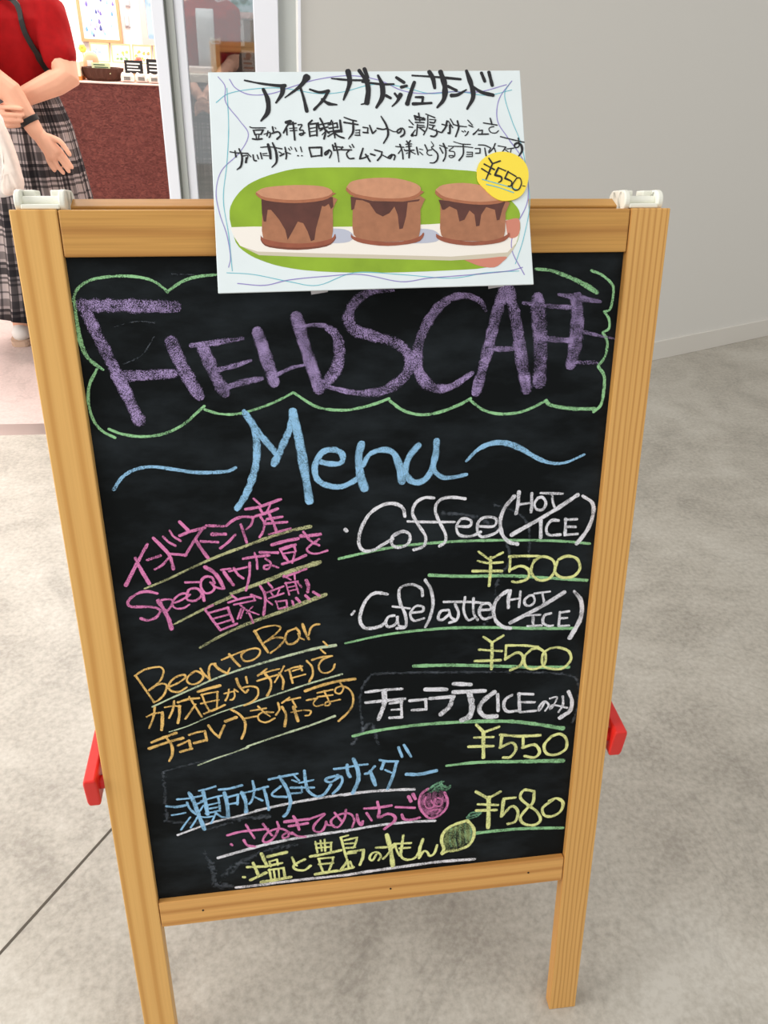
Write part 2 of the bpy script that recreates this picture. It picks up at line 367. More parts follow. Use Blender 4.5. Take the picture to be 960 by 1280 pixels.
# handwriting: strokes as width|points in tenths of a millimetre on the sheet they are drawn on
RECESS = 0.008; BOARD_W = 0.54; BOARD_H = 0.78173
A4 = (0.29170, 0.20593)
MB_W = Matrix(((0.999735, -0.022425, -0.005246, -0.046147), (-0.000000, 0.227790, -0.973710, 0.245381), (0.023030, 0.973452, 0.227730, 1.035678), (0, 0, 0, 1)))      # front leaf: x right, y up the leaf, z towards the reader
MP_W = Matrix(((0.998014, -0.015030, -0.061168, 0.089421), (-0.040159, 0.596295, -0.801760, 0.327975), (0.048525, 0.802624, 0.594508, 1.182067), (0, 0, 0, 1)))      # poster
CHALK = {
 'cloud': ('green', ['29|11 -390 67 -282 199 -203 392 -174 581 -176 742 -211 844 -280 882 -322;30|882 -316 1044 -220 1187 -184 1355 -170;34,47,34|25 -390 20 -610 34 -807 85 -937 198 -1036;32|142 -1034 52 -1183 19 -1360 46 -1542 118 -1652 225 -1719;33|178 -1630 316 -1691 517 -1721 726 -1693 912 -1607 1040 -1503 1129 -1430;29|1132 -1467 1276 -1515 1455 -1522 1639 -1479 1823 -1417 2025 -1322;31|2024 -1323 2262 -1481 2515 -1522 2707 -1503 2868 -1464 3004 -1417;36|3014 -1443 3160 -1552 3357 -1602 3554 -1576 3751 -1508 3871 -1446;33|3872 -1472 4020 -1577 4191 -1623 4394 -1617 4560 -1563 4699 -1494;41|4692 -1501 4765 -1553 5009 -1596 5253 -1605;37|5239 -1638 5318 -1556 5332 -1356 5314 -1239 5243 -1149;32|5242 -1139 5302 -1060 5323 -931 5298 -851 5259 -803;31|5258 -796 5321 -757 5312 -662 5253 -584;30|5253 -584 5317 -554 5331 -370 5289 -294 5183 -217 5074 -177;30,53|4491 -155 4659 -175 4859 -243 5029 -320 5151 -391']),
 'title': ('purple', ['140,140|92 -432 468 -441 938 -455;134|118 -501 227 -812 351 -1163 479 -1544;122,96|316 -1109 673 -1099 851 -1096;141|870 -799 964 -1064 1086 -1322;51,70,45|1058 -827 1217 -813 1392 -791 1552 -772;136|1169 -864 1251 -1102 1338 -1300;58,65,39|1282 -1073 1461 -1033 1617 -987;66,85,46|1357 -1249 1538 -1200 1718 -1169;137|1701 -717 1774 -968 1835 -1209;46,33|1853 -1143 2021 -1070 2157 -1044;137|2088 -582 2177 -919 2284 -1285;45,58|2114 -669 2247 -657 2365 -665;67,133,147,113|2365 -674 2467 -749 2502 -898 2473 -1077 2378 -1211 2284 -1285;34,82,130,144,130,117,123,144,130,103,69,48|3046 -341 2817 -355 2663 -446 2599 -593 2658 -714 2874 -786 3093 -861 3221 -1004 3190 -1160 3030 -1299 2805 -1355 2583 -1332 2389 -1278;48,62,75,110,123,137,130,96,62|3992 -545 3924 -453 3779 -400 3623 -427 3468 -550 3345 -760 3291 -975 3319 -1164 3450 -1312 3646 -1318 3872 -1180;134|4174 -346 4106 -592 4026 -962 3928 -1376;136,150|4229 -359 4322 -689 4390 -1003 4472 -1361;57,64,36|4097 -933 4255 -943 4419 -934;166,187,173|4524 -448 4567 -694 4596 -1009 4609 -1283;42,56|4384 -482 4620 -517 4867 -533;72,65|4644 -845 4896 -870;159,181,145|4943 -455 4971 -702 4967 -923 4940 -1114;42,84,35|4749 -406 4941 -440 5203 -484;43,43,22|4970 -765 5176 -817 5400 -863;44,52|5000 -1100 5221 -1106']),
 'menu': ('blue', ['60,86,86,73|1520 -1499 1608 -1679 1619 -1951 1560 -2195 1473 -2396 1374 -2540;78|1532 -1528 1661 -1741 1823 -1960;84|1788 -2067 1886 -1871 1983 -1664 2013 -1517;92,105,105|2005 -1516 2063 -1848 2140 -2495;67|2276 -2067 2380 -2094 2494 -2084 2502 -1991 2414 -1940 2294 -1966 2215 -2102 2225 -2244 2327 -2328 2493 -2353 2647 -2280 2694 -2225;82,96|2710 -1891 2678 -2030 2690 -2219 2734 -2381;48,75,95|2722 -2126 2799 -2004 2951 -1964 3057 -2015 3119 -2176 3141 -2321;77,70,77|3316 -1933 3219 -2054 3180 -2211 3243 -2326 3352 -2341 3445 -2255 3503 -2067 3515 -1894;63,56,42|3488 -2066 3490 -2209 3586 -2301 3712 -2307 3853 -2282']),
 'flourish': ('blue', ['35,63,70,42,28|3848 -2130 3969 -2008 4123 -1942 4281 -1949 4443 -2013 4643 -2134 4809 -2197 4971 -2198 5182 -2116', '39,39,45,32|146 -2264 246 -2137 381 -2062 553 -2040 775 -2080 971 -2120 1172 -2130 1317 -2122 1392 -2088']),
 'coffee': ('white', ['43|3177 -2733 3151 -2632 3057 -2577 2932 -2587 2792 -2678 2696 -2839 2662 -3005 2708 -3110 2818 -3118 2930 -3056 3041 -2995;40|3121 -2915 3041 -2961 3035 -3063 3121 -3102 3217 -3057 3232 -2955 3152 -2910 3057 -2955;40|3497 -2535 3386 -2529 3292 -2590 3262 -2704 3327 -2842 3409 -2983 3394 -3102 3282 -3140;40|3847 -2563 3703 -2539 3576 -2556 3515 -2652 3549 -2788 3634 -2963 3636 -3066 3572 -3114;33|3209 -2795 3454 -2816 3737 -2832;37|3761 -2885 3907 -2893 3921 -2826 3823 -2797 3761 -2885 3796 -2990 3928 -3015 4040 -2970;37|4005 -2899 4185 -2910 4213 -2826 4114 -2793 4018 -2832 4000 -2950 4059 -3030 4205 -2997 4268 -2932;49|4405 -2566 4314 -2679 4263 -2829 4288 -3002 4377 -3112 4478 -3146;51|4457 -2519 4456 -2653 4440 -2771;33|4466 -2664 4613 -2651;41|4606 -2543 4613 -2662 4614 -2763;37|4681 -2598 4646 -2663 4677 -2733 4750 -2737 4778 -2660 4734 -2594 4681 -2598;33|4710 -2542 4968 -2562;33|4843 -2563 4860 -2658 4901 -2756;56|5143 -2588 4853 -2777 4405 -3026;46|4734 -2873 4748 -3082;38|4945 -2885 4861 -2880 4807 -2964 4840 -3053 4976 -3061;42|5027 -2873 5037 -3065;34|5035 -2880 5162 -2880;34|5042 -2967 5154 -2974;35|5050 -3066 5185 -3063;42,61|5204 -2602 5331 -2700 5346 -2856 5294 -3028 5189 -3180;50|2518 -2852 2530 -2866']),
 'latte': ('white', ['38|2566 -3903 2599 -3862;46|2976 -3673 2846 -3646 2748 -3711 2681 -3850 2662 -3995 2726 -4093 2875 -4087 2958 -4038;39|3057 -3953 2991 -3966 2958 -4038 2991 -4096 3074 -4065 3101 -3975;35|3091 -3974 3114 -4087 3174 -4111;42|3387 -3722 3369 -3630 3253 -3568 3123 -3612 3123 -3775 3190 -3963 3191 -4112 3091 -4123;31|3041 -3834 3239 -3875;35|3256 -3932 3389 -3923 3389 -3861 3305 -3854 3246 -3949 3291 -4038 3407 -4017;43|3417 -3526 3485 -3656 3511 -3841 3475 -4023 3426 -4131;39|3691 -3928 3607 -3940 3576 -4031 3627 -4053 3709 -3985;35|3701 -3929 3727 -4024 3779 -4066;39|3773 -3860 3817 -3975 3796 -4067 3712 -4098;36|3888 -3777 3877 -3943 3933 -4078 4000 -4064;35|3638 -3821 3941 -3844 4180 -3884;36|3990 -3803 3997 -3989 4052 -4087;39|4064 -3957 4201 -3960 4180 -3884 4095 -3892 4066 -3994 4121 -4081 4223 -4063;52|4394 -3730 4279 -3825 4235 -3970 4277 -4124 4368 -4207 4456 -4234;47|4428 -3732 4410 -3834 4416 -3954;32|4424 -3854 4537 -3844;36|4549 -3752 4549 -3863 4544 -3956;36|4656 -3815 4607 -3868 4622 -3932 4682 -3948 4730 -3896 4708 -3819 4656 -3815;32|4723 -3791 4912 -3779;32|4820 -3798 4855 -3942;60|5087 -3803 4805 -3976 4452 -4157;32|4631 -4076 4812 -4079;41|4725 -4084 4734 -4218;33|4664 -4220 4840 -4226;37|4944 -4070 4866 -4095 4855 -4189 4929 -4241 4982 -4238;37|5056 -4064 5053 -4243;33|5057 -4071 5169 -4061;33|5056 -4148 5151 -4148;33|5054 -4251 5185 -4254;45,78|5209 -3800 5309 -3939 5320 -4168 5210 -4423']),
 'choco': ('white', ['41|2715 -4960 2937 -4949 3151 -4954;45|2713 -5107 2937 -5101 3186 -5098;83,58|2937 -4981 2937 -5142 2866 -5359;42|3006 -5149 3151 -5131;38|3144 -5130 3152 -5368;33|3023 -5240 3145 -5244;42|3005 -5353 3152 -5360;46|3249 -5132 3451 -5132;46|3445 -5143 3454 -5275;42|3278 -5270 3454 -5275;63|3439 -4989 3701 -5014;55|3500 -5124 3792 -5124;68|3782 -5136 3743 -5263 3639 -5368;63|3787 -4942 3999 -4974;59|3791 -5063 4181 -5081;86|3986 -5082 4029 -5292 3998 -5434 3910 -5479;69|4301 -5113 4169 -5223 4121 -5342 4197 -5454 4343 -5469;52|4345 -5150 4365 -5388;48|4527 -5176 4450 -5230 4434 -5332 4486 -5412 4613 -5413;48|4616 -5164 4643 -5428;39|4616 -5164 4800 -5190;39|4624 -5288 4826 -5308;39|4651 -5438 4853 -5437;31|4955 -5321 4924 -5402 4890 -5441 4896 -5370 4954 -5309 5014 -5369 4975 -5449;31|5025 -5274 5116 -5266 5071 -5396 5037 -5434 5069 -5375 5259 -5436;35|5189 -5261 5200 -5388 5152 -5488;53,71|5258 -5197 5314 -5336 5301 -5482 5178 -5576']),
 'greenlines': ('green', ['37|2438 -3196 2787 -3133 3137 -3086 3685 -3069 4176 -3082 4677 -3113 5016 -3145 5344 -3197', '46|3465 -3468 3863 -3510 4366 -3538 4881 -3603 5354 -3666', '32,48|2486 -4273 2874 -4208 3275 -4177 3714 -4172 4229 -4206 4755 -4260 5271 -4302', '50|3296 -4651 3728 -4678 4254 -4737 4791 -4802 5228 -4841', '43,65|2550 -5574 2865 -5524 3393 -5497 3929 -5511 4475 -5559 4848 -5636 5229 -5745', '41,73|3730 -6155 4135 -6149 4698 -6200 5271 -6252', '56|4159 -7299 4473 -7299 4818 -7311 5363 -7371']),
 'prices': ('yellow', ['34|4027 -3212 4154 -3316;34|4310 -3241 4171 -3310;42|4170 -3292 4177 -3453 4170 -3651;30|4022 -3328 4156 -3362 4317 -3362;39|3970 -3450 4312 -3473;38|4393 -3296 4555 -3300 4741 -3312;35|4404 -3308 4404 -3487;39|4403 -3468 4529 -3423 4634 -3484 4624 -3592 4507 -3628 4445 -3616;39|4759 -3320 4679 -3397 4671 -3523 4763 -3620 4882 -3610 4950 -3506 4916 -3377 4793 -3322 4694 -3362;39|4969 -3398 4951 -3524 5036 -3603 5175 -3602 5253 -3508 5207 -3378 5083 -3334 4983 -3371', '37|4131 -4324 4239 -4410;37|4374 -4325 4239 -4410;45|4239 -4410 4247 -4587 4249 -4777;33|4086 -4494 4368 -4538;41|4040 -4647 4356 -4663;37|4416 -4464 4628 -4482 4815 -4518;37|4417 -4476 4416 -4661;42|4416 -4649 4563 -4575 4638 -4641 4610 -4757 4489 -4814;38|4738 -4543 4656 -4642 4683 -4784 4793 -4826 4914 -4765 4915 -4625 4827 -4539 4738 -4543;38|4970 -4551 4886 -4623 4898 -4783 5010 -4842 5156 -4847 5248 -4734 5208 -4611 5077 -4548 4970 -4551', '44|4094 -5570 4189 -5686;40|4388 -5630 4190 -5695;54|4189 -5686 4206 -6077;40|4076 -5759 4322 -5777;45|4007 -5890 4328 -5916;45|4412 -5753 4673 -5802 4935 -5817;45|4431 -5763 4422 -5949;45|4415 -5948 4567 -5890 4629 -5993 4561 -6109 4468 -6107;41|4711 -5806 4722 -5982;46|4714 -5981 4870 -5954 4945 -6072 4883 -6154 4749 -6117;46|5087 -5847 5002 -5969 5038 -6105 5166 -6142 5294 -6067 5288 -5912 5198 -5824 5087 -5847', '49|4131 -6611 4304 -6746;45|4457 -6651 4304 -6737;63|4303 -6725 4313 -6952 4319 -7224;42|4163 -6818 4434 -6864;50|4150 -6919 4414 -6944;46|4514 -6772 4666 -6770;51|4507 -6771 4495 -7058;46|4495 -7058 4623 -6909 4713 -7003 4689 -7167 4588 -7196;47|4916 -6699 4778 -6662 4734 -6779 4845 -6916 4973 -7036 5036 -7191 4954 -7265 4813 -7226 4754 -7113 4832 -6977 4911 -6883 4917 -6719;47|5185 -6876 5055 -6984 5082 -7113 5188 -7148 5305 -7079 5328 -6935 5235 -6853 5134 -6882']),
 'bean': ('orange', ['30|102 -4485 179 -4658 267 -4860;27|95 -4488 205 -4421 318 -4398 392 -4405 414 -4464 376 -4560 306 -4637 230 -4696;27|231 -4688 306 -4637 391 -4620 429 -4657 390 -4762 312 -4839 261 -4855;27|455 -4668 557 -4627 640 -4568 637 -4526 566 -4536 491 -4587 448 -4667 477 -4728 560 -4745 649 -4694;29|751 -4495 676 -4555 663 -4620 708 -4658 779 -4648 841 -4587 832 -4528 773 -4489 722 -4509;30|824 -4460 859 -4538 916 -4610;28|916 -4610 911 -4510 939 -4421 996 -4410;37|982 -4417 1032 -4488 1119 -4554;22|1119 -4554 1152 -4482;25|1070 -4367 1185 -4320 1315 -4273;35|1159 -4301 1209 -4387 1266 -4467;27|1327 -4272 1292 -4339 1325 -4403 1408 -4402 1487 -4347 1507 -4279 1456 -4248 1357 -4266 1294 -4313;37|1463 -4024 1515 -4149 1595 -4313;26|1455 -4032 1554 -3988 1675 -3972 1749 -3995 1731 -4046 1652 -4117 1557 -4187;27|1565 -4179 1666 -4135 1756 -4134 1785 -4171 1720 -4253 1625 -4324;31|1928 -4027 1835 -4063 1801 -4138 1820 -4218 1888 -4224 1952 -4168 1963 -4082 1928 -4024;23|1947 -4098 1968 -4152 2012 -4182;36|2005 -3982 2031 -4087 2066 -4177;27|2068 -4125 2094 -4041 2141 -4001 2194 -3997']),
 'cacao': ('orange', ['26|163 -5047 251 -5012 350 -5005;29|267 -4928 239 -5054 174 -5204;40|343 -5005 330 -5133 311 -5244;24|378 -4940 457 -4930 555 -4940;29|491 -4865 466 -4974 412 -5089;36|541 -4939 533 -5050 504 -5168;32|532 -4886 648 -4855 775 -4851;29|665 -4823 722 -4965 781 -5110;29|726 -4931 660 -5028 595 -5117;41|769 -4765 885 -4734 1022 -4705;24|800 -4811 894 -4794 994 -4787;28|808 -4803 838 -4943;28|987 -4786 980 -4871;26|790 -4929 884 -4913 992 -4898;26|838 -4943 874 -5032;26|979 -4888 962 -5007;31|813 -5070 946 -5022 1058 -4973;22|1063 -4819 1179 -4796;24|1121 -4765 1103 -4848 1070 -4914;24|1172 -4795 1181 -4856 1156 -4905 1127 -4911;22|1181 -4771 1221 -4809;31|1219 -4630 1241 -4725 1299 -4825 1337 -4794;27|1211 -4633 1234 -4726 1296 -4823;27|1326 -4617 1335 -4699;28|1285 -4758 1370 -4748 1445 -4782 1447 -4874 1388 -4951 1276 -5005;27|1463 -4612 1567 -4532;24|1495 -4597 1611 -4563 1712 -4545;28|1451 -4683 1576 -4649 1685 -4623;33|1548 -4602 1604 -4688 1598 -4797 1554 -4893;26|1767 -4514 1716 -4608 1649 -4720;31|1709 -4599 1750 -4702 1736 -4819;26|1779 -4578 1874 -4542 1974 -4533;28|1826 -4573 1856 -4748;24|1864 -4586 1965 -4559;24|1836 -4683 2008 -4644;26|1952 -4522 1972 -4587;28|2031 -4466 2090 -4552 2093 -4661 2051 -4748;28|2093 -4459 2218 -4429 2327 -4426;26|2311 -4428 2217 -4465 2168 -4541 2188 -4624 2258 -4649 2329 -4610 2355 -4540;25|2232 -4226 2277 -4283;26|2198 -4329 2250 -4387']),
 'choctext': ('orange', ['40|180 -5407 328 -5352 469 -5305;40|142 -5491 334 -5432 540 -5384;34|356 -5364 402 -5475 396 -5601 351 -5695;34|473 -5483 608 -5427;34|608 -5427 619 -5553;37|493 -5575 627 -5545;30|616 -5347 705 -5322 792 -5313;34|799 -5314 810 -5449;41|663 -5468 810 -5440;34|849 -5240 892 -5333 958 -5420;34|958 -5411 1029 -5258;44|1048 -5199 1174 -5159;34|1118 -5040 1213 -5119 1271 -5231 1262 -5354 1218 -5466;28|1248 -5188 1405 -5167;28|1348 -5086 1528 -5067;26|1437 -5030 1502 -5120 1568 -5184;28|1610 -5132 1486 -5119 1428 -5169 1448 -5237 1524 -5264 1621 -5217;28|1672 -5007 1683 -5101 1640 -5172;36|1716 -5067 1757 -5184 1733 -5343;28|1719 -5011 1808 -4946;26|1783 -4981 1933 -4958;44|1849 -5080 1895 -5284;25|1822 -5153 1941 -5137;25|1845 -4996 1880 -5084;25|1972 -5140 2051 -5157 2033 -5212 1985 -5217;28|2009 -5003 2136 -4987;25|2136 -4987 2087 -5048 2116 -5098 2212 -5079;25|2139 -4913 2321 -4884;25|2137 -4969 2319 -4959;25|2218 -4893 2262 -5009 2284 -5086 2228 -5100 2237 -5053 2293 -5050 2405 -5032;45|1999 -4872 2158 -4823 2364 -4778 2586 -4762;26,26,34|2396 -4771 2448 -4878 2407 -4948 2352 -4925 2361 -4870 2425 -4848 2504 -4883 2558 -4982 2555 -5113 2497 -5221 2381 -5334']),
 'palelines': ('pale', ['24,30|240 -4921 468 -4821 731 -4711 980 -4608 1198 -4536 1357 -4492;31,44|1357 -4495 1635 -4422 1944 -4352 2160 -4308 2369 -4291', '17,21|393 -5283 613 -5224 851 -5126 1088 -5045 1324 -4982;22,28|1323 -4995 1418 -4963 1765 -4859 2081 -4769 2437 -4684', '22,27|677 -5796 889 -5720 1116 -5654 1283 -5600;27,35|1267 -5591 1332 -5569 1736 -5449 2059 -5358 2335 -5262']),
 'olivelines': ('olive', ['28,37|324 -3412 558 -3324 834 -3201 1082 -3099 1328 -3011;35,46|1324 -3018 1388 -2994 1643 -2908 1897 -2834 2138 -2794', '24,45|584 -3873 743 -3795 968 -3688 1244 -3572;50,65|1235 -3539 1613 -3416 1874 -3320 2225 -3223', '33,63|842 -4190 1089 -4056 1413 -3919 1815 -3789 2275 -3627']),
 'indonesia': ('pink', ['39,45|408 -2895 297 -3076 135 -3354;40,52|269 -3045 311 -3180 377 -3349;33|388 -3075 529 -3033;31|454 -3190 537 -3144 610 -3068;43|480 -2827 559 -2933 626 -3040 650 -3196;30|584 -2819 630 -2880 696 -2927;30|656 -2752 688 -2819 754 -2873;39|768 -2659 843 -2756;39|753 -2815 874 -2772 1020 -2738;36|993 -2751 888 -2896 789 -3050;33|629 -3018 719 -3031 796 -3043;43|911 -2868 960 -2973 1023 -3088;34|967 -2894 1143 -2915;33|1041 -2718 1216 -2735;43|1092 -2819 1229 -2827;31|1164 -2986 1255 -2919 1334 -2836;34|1246 -2731 1324 -2672 1425 -2638 1535 -2651;27|1535 -2651 1511 -2730 1452 -2787;33|1400 -2724 1424 -2833 1448 -2937;28|1554 -2440 1617 -2509;38|1461 -2554 1603 -2535 1835 -2462;28|1609 -2549 1636 -2610;25|1721 -2522 1686 -2593;38|1560 -2639 1685 -2606 1799 -2566;31|1609 -2642 1647 -2725 1629 -2818 1588 -2884;26|1661 -2698 1647 -2738;34|1681 -2679 1843 -2662;31|1666 -2732 1890 -2725;31|1703 -2620 1741 -2716 1772 -2827;29|1690 -2856 1810 -2829 1924 -2802']),
 'specialty': ('pink', ['35|450 -3478 367 -3450 280 -3451 190 -3494 133 -3553 145 -3611 236 -3625 359 -3635 437 -3662 457 -3700 406 -3768 316 -3797 244 -3770;54|453 -3570 502 -3689 540 -3808 554 -3919;29|440 -3569 541 -3555 601 -3574 583 -3637 540 -3692;26|598 -3610 688 -3581 755 -3536 746 -3499 683 -3509 621 -3561 596 -3624 629 -3673 710 -3676 777 -3638;32|794 -3517 754 -3550 775 -3587 850 -3593 918 -3533 899 -3468 851 -3443 787 -3460 763 -3522;38|911 -3476 931 -3534 938 -3599;29|759 -3366 907 -3373;32|1068 -3395 1048 -3330 988 -3311 934 -3350 921 -3434 958 -3508 1021 -3505 1063 -3458 1043 -3393;29|1025 -3385 1077 -3445 1150 -3472;56,44|985 -3199 1067 -3261 1122 -3349 1163 -3465;46|1181 -3271 1221 -3350 1268 -3431;28|1153 -3243 1252 -3233;28|1235 -3266 1428 -3228;32|1290 -3235 1330 -3315 1381 -3361;32|1462 -3179 1452 -3323 1401 -3510;35|1397 -3126 1530 -3111 1675 -3103;29|1523 -3065 1540 -3157 1540 -3255;35|1583 -3062 1771 -3078;29|1635 -3142 1689 -3195 1660 -3263 1616 -3260 1624 -3225 1687 -3223 1768 -3256;43|1714 -2981 1854 -2948 2000 -2925;44|1811 -3042 1901 -3013 1965 -2996;26|1799 -3034 1844 -3149;29|1952 -3003 1968 -3073;23|1834 -3092 1949 -3079;27|1845 -3121 1880 -3193;27|1962 -3080 1924 -3210;35|1815 -3217 1944 -3183 2074 -3129;44|2033 -2897 2109 -2899 2243 -2889;35|2060 -2851 2132 -2958 2225 -3020;29|2228 -2944 2130 -3014 2090 -3060 2126 -3104 2203 -3116 2313 -3088']),
 'roast': ('pink', ['29|939 -3704 1027 -3666;33|945 -3722 1011 -3851 1086 -3983;29|973 -3759 1083 -3732 1194 -3706;37|1186 -3705 1235 -3887;26|1013 -3834 1203 -3791;26|1046 -3908 1221 -3859;30|1086 -3983 1272 -3917;25|1243 -3560 1294 -3607;29|1198 -3644 1356 -3603 1489 -3587;26|1481 -3586 1486 -3639;26|1258 -3675 1494 -3640;24|1331 -3734 1284 -3855;24|1362 -3736 1316 -3849;26|1327 -3689 1407 -3775 1452 -3922;22|1457 -3717 1390 -3792;22|1415 -3767 1521 -3820;36|1559 -3469 1606 -3595 1576 -3824;29|1452 -3566 1557 -3618;26|1611 -3640 1678 -3707;29|1646 -3432 1689 -3496;25|1624 -3553 1815 -3488;22|1670 -3556 1699 -3602;22|1766 -3528 1739 -3588;26|1643 -3625 1810 -3575;24|1719 -3666 1745 -3766;24|1719 -3675 1837 -3666;24|1837 -3666 1841 -3746;24|1745 -3766 1841 -3746;25|1821 -3358 1897 -3415;25|1939 -3331 1944 -3410;29|1820 -3375 1963 -3333 2074 -3294;25|1832 -3454 1974 -3438;24|1840 -3446 1872 -3597;24|1942 -3436 1975 -3587;22|1853 -3508 1956 -3489;22|1866 -3553 1969 -3534;26|1973 -3455 2010 -3511;48|2068 -3436 2089 -3507 2078 -3577;33|1900 -3679 1913 -3725;37|1949 -3647 1986 -3695;37|2053 -3620 2090 -3667;41|2141 -3582 2203 -3631']),
 'cider': ('blue', ['32|388 -6268 530 -6269 687 -6247;42|250 -6358 364 -6381 475 -6370;29|301 -6498 379 -6494 465 -6482;36|498 -6331 522 -6426 585 -6518;56|538 -6188 577 -6316 613 -6504 669 -6766;30|516 -6559 457 -6636 388 -6737;30|600 -6570 554 -6649 508 -6719;32|655 -6170 747 -6156 853 -6128;55|704 -6200 717 -6351 728 -6536;29|667 -6328 800 -6295 919 -6276;26|641 -6474 687 -6397;29|753 -6397 872 -6378;29|761 -6456 867 -6444;33|703 -6524 875 -6504;33|873 -6287 883 -6405 881 -6513;30|835 -6516 786 -6628 755 -6684;30|833 -6541 894 -6600 946 -6615;26|608 -6554 698 -6583 784 -6577;29|599 -6369 692 -6339;39|894 -6182 1018 -6181 1171 -6150;56|955 -6239 974 -6416 973 -6610;36|982 -6309 1115 -6284;36|1115 -6284 1098 -6432;33|987 -6418 1106 -6408;56|1163 -6256 1200 -6394 1195 -6562;33|1149 -6271 1275 -6254 1429 -6223;39|1305 -6101 1316 -6242 1280 -6387 1243 -6442;33|1309 -6341 1404 -6411;43|1431 -6217 1457 -6381 1475 -6565;35|1338 -6232 1481 -6208;39|1638 -6224 1532 -6318 1558 -6367 1701 -6393;50|1631 -6072 1714 -6269 1748 -6472 1704 -6631 1657 -6690;39|1502 -6101 1631 -6081 1853 -6054;28|1816 -6085 1870 -6162;28|1785 -6143 1841 -6177;36|1765 -6257 1880 -6271;36|1775 -6348 1876 -6352;25|1895 -6255 1898 -6345;43|1941 -6020 1948 -6190 1978 -6337 2077 -6431 2165 -6414 2226 -6331 2257 -6272;32|1869 -6198 2043 -6174;39|1909 -6274 2045 -6291;43|2348 -6139 2216 -6168 2201 -6211 2273 -6228 2377 -6160 2404 -6226 2358 -6329 2282 -6411;36|2307 -6036 2438 -6034 2584 -6015 2722 -6013;50|2468 -5993 2473 -6109 2500 -6175;58|2549 -5914 2597 -6070 2602 -6250 2532 -6432;46|2811 -6054 2741 -6142 2693 -6155;55|2757 -6124 2818 -6344;38|2877 -5966 2962 -5995 3104 -6011;42|2931 -5991 2899 -6102;47|3088 -6029 3041 -6235 2977 -6422;31|2946 -6127 3057 -6198;42|3113 -5804 3158 -5949;42|3182 -5774 3272 -5962;59|3217 -6224 3377 -6243 3596 -6214']),
 'whitelines': ('white', ['33|341 -6817 524 -6756 769 -6677 1092 -6617 1335 -6568;43|1317 -6563 1535 -6527 1900 -6482 2266 -6454 2636 -6436;47|2420 -6452 2737 -6440 3057 -6452 3315 -6475', '49|800 -7248 1053 -7190 1414 -7113 1866 -7059 2503 -7022;44|2406 -7040 2601 -7016 2894 -6994 3287 -6996 3595 -7019', '47|984 -7773 1284 -7774 1743 -7765 2489 -7770;51|2389 -7773 2789 -7749 3293 -7731 3701 -7724 4155 -7745']),
 'ichigo': ('pink', ['40|942 -6900 1111 -6866 1446 -6865;35|1180 -6762 1224 -6881 1270 -6990;40|1137 -7006 1175 -7092 1270 -7128;40|976 -7050 986 -7063;40|1390 -6778 1461 -6924 1493 -6974;36|1567 -6768 1579 -6871 1509 -7022 1416 -7078 1374 -7038 1424 -6942 1516 -6886 1623 -6888 1700 -6956 1688 -7023 1633 -7039 1626 -6992 1691 -6955 1743 -6985;49|1664 -6780 1967 -6775;45|1714 -6855 1947 -6840;45|1774 -6704 1814 -6811 1835 -6928;36|1744 -6962 1813 -7029 1911 -7053;36|1995 -6767 2076 -6743 2167 -6721 2055 -6843 2015 -6929 2049 -6991 2122 -6989 2170 -6904 2181 -6837 2197 -6896 2269 -6917;36|2293 -6715 2379 -6863;36|2438 -6688 2417 -6822 2341 -6949 2269 -6928 2244 -6845 2309 -6774 2418 -6742 2508 -6776 2543 -6872 2514 -6972;44|2576 -6782 2593 -6893 2631 -6959 2651 -6901;39|2701 -6774 2767 -6904;43|2673 -6698 2837 -6707 3021 -6694;44|2842 -6612 2866 -6759 2855 -6866 2972 -6821 3060 -6869 3060 -6954 2932 -7061;41|3080 -6726 3324 -6769;44|3158 -6857 3188 -6934 3287 -6959 3395 -6936;53|3245 -6578 3274 -6654;53|3303 -6549 3333 -6625']),
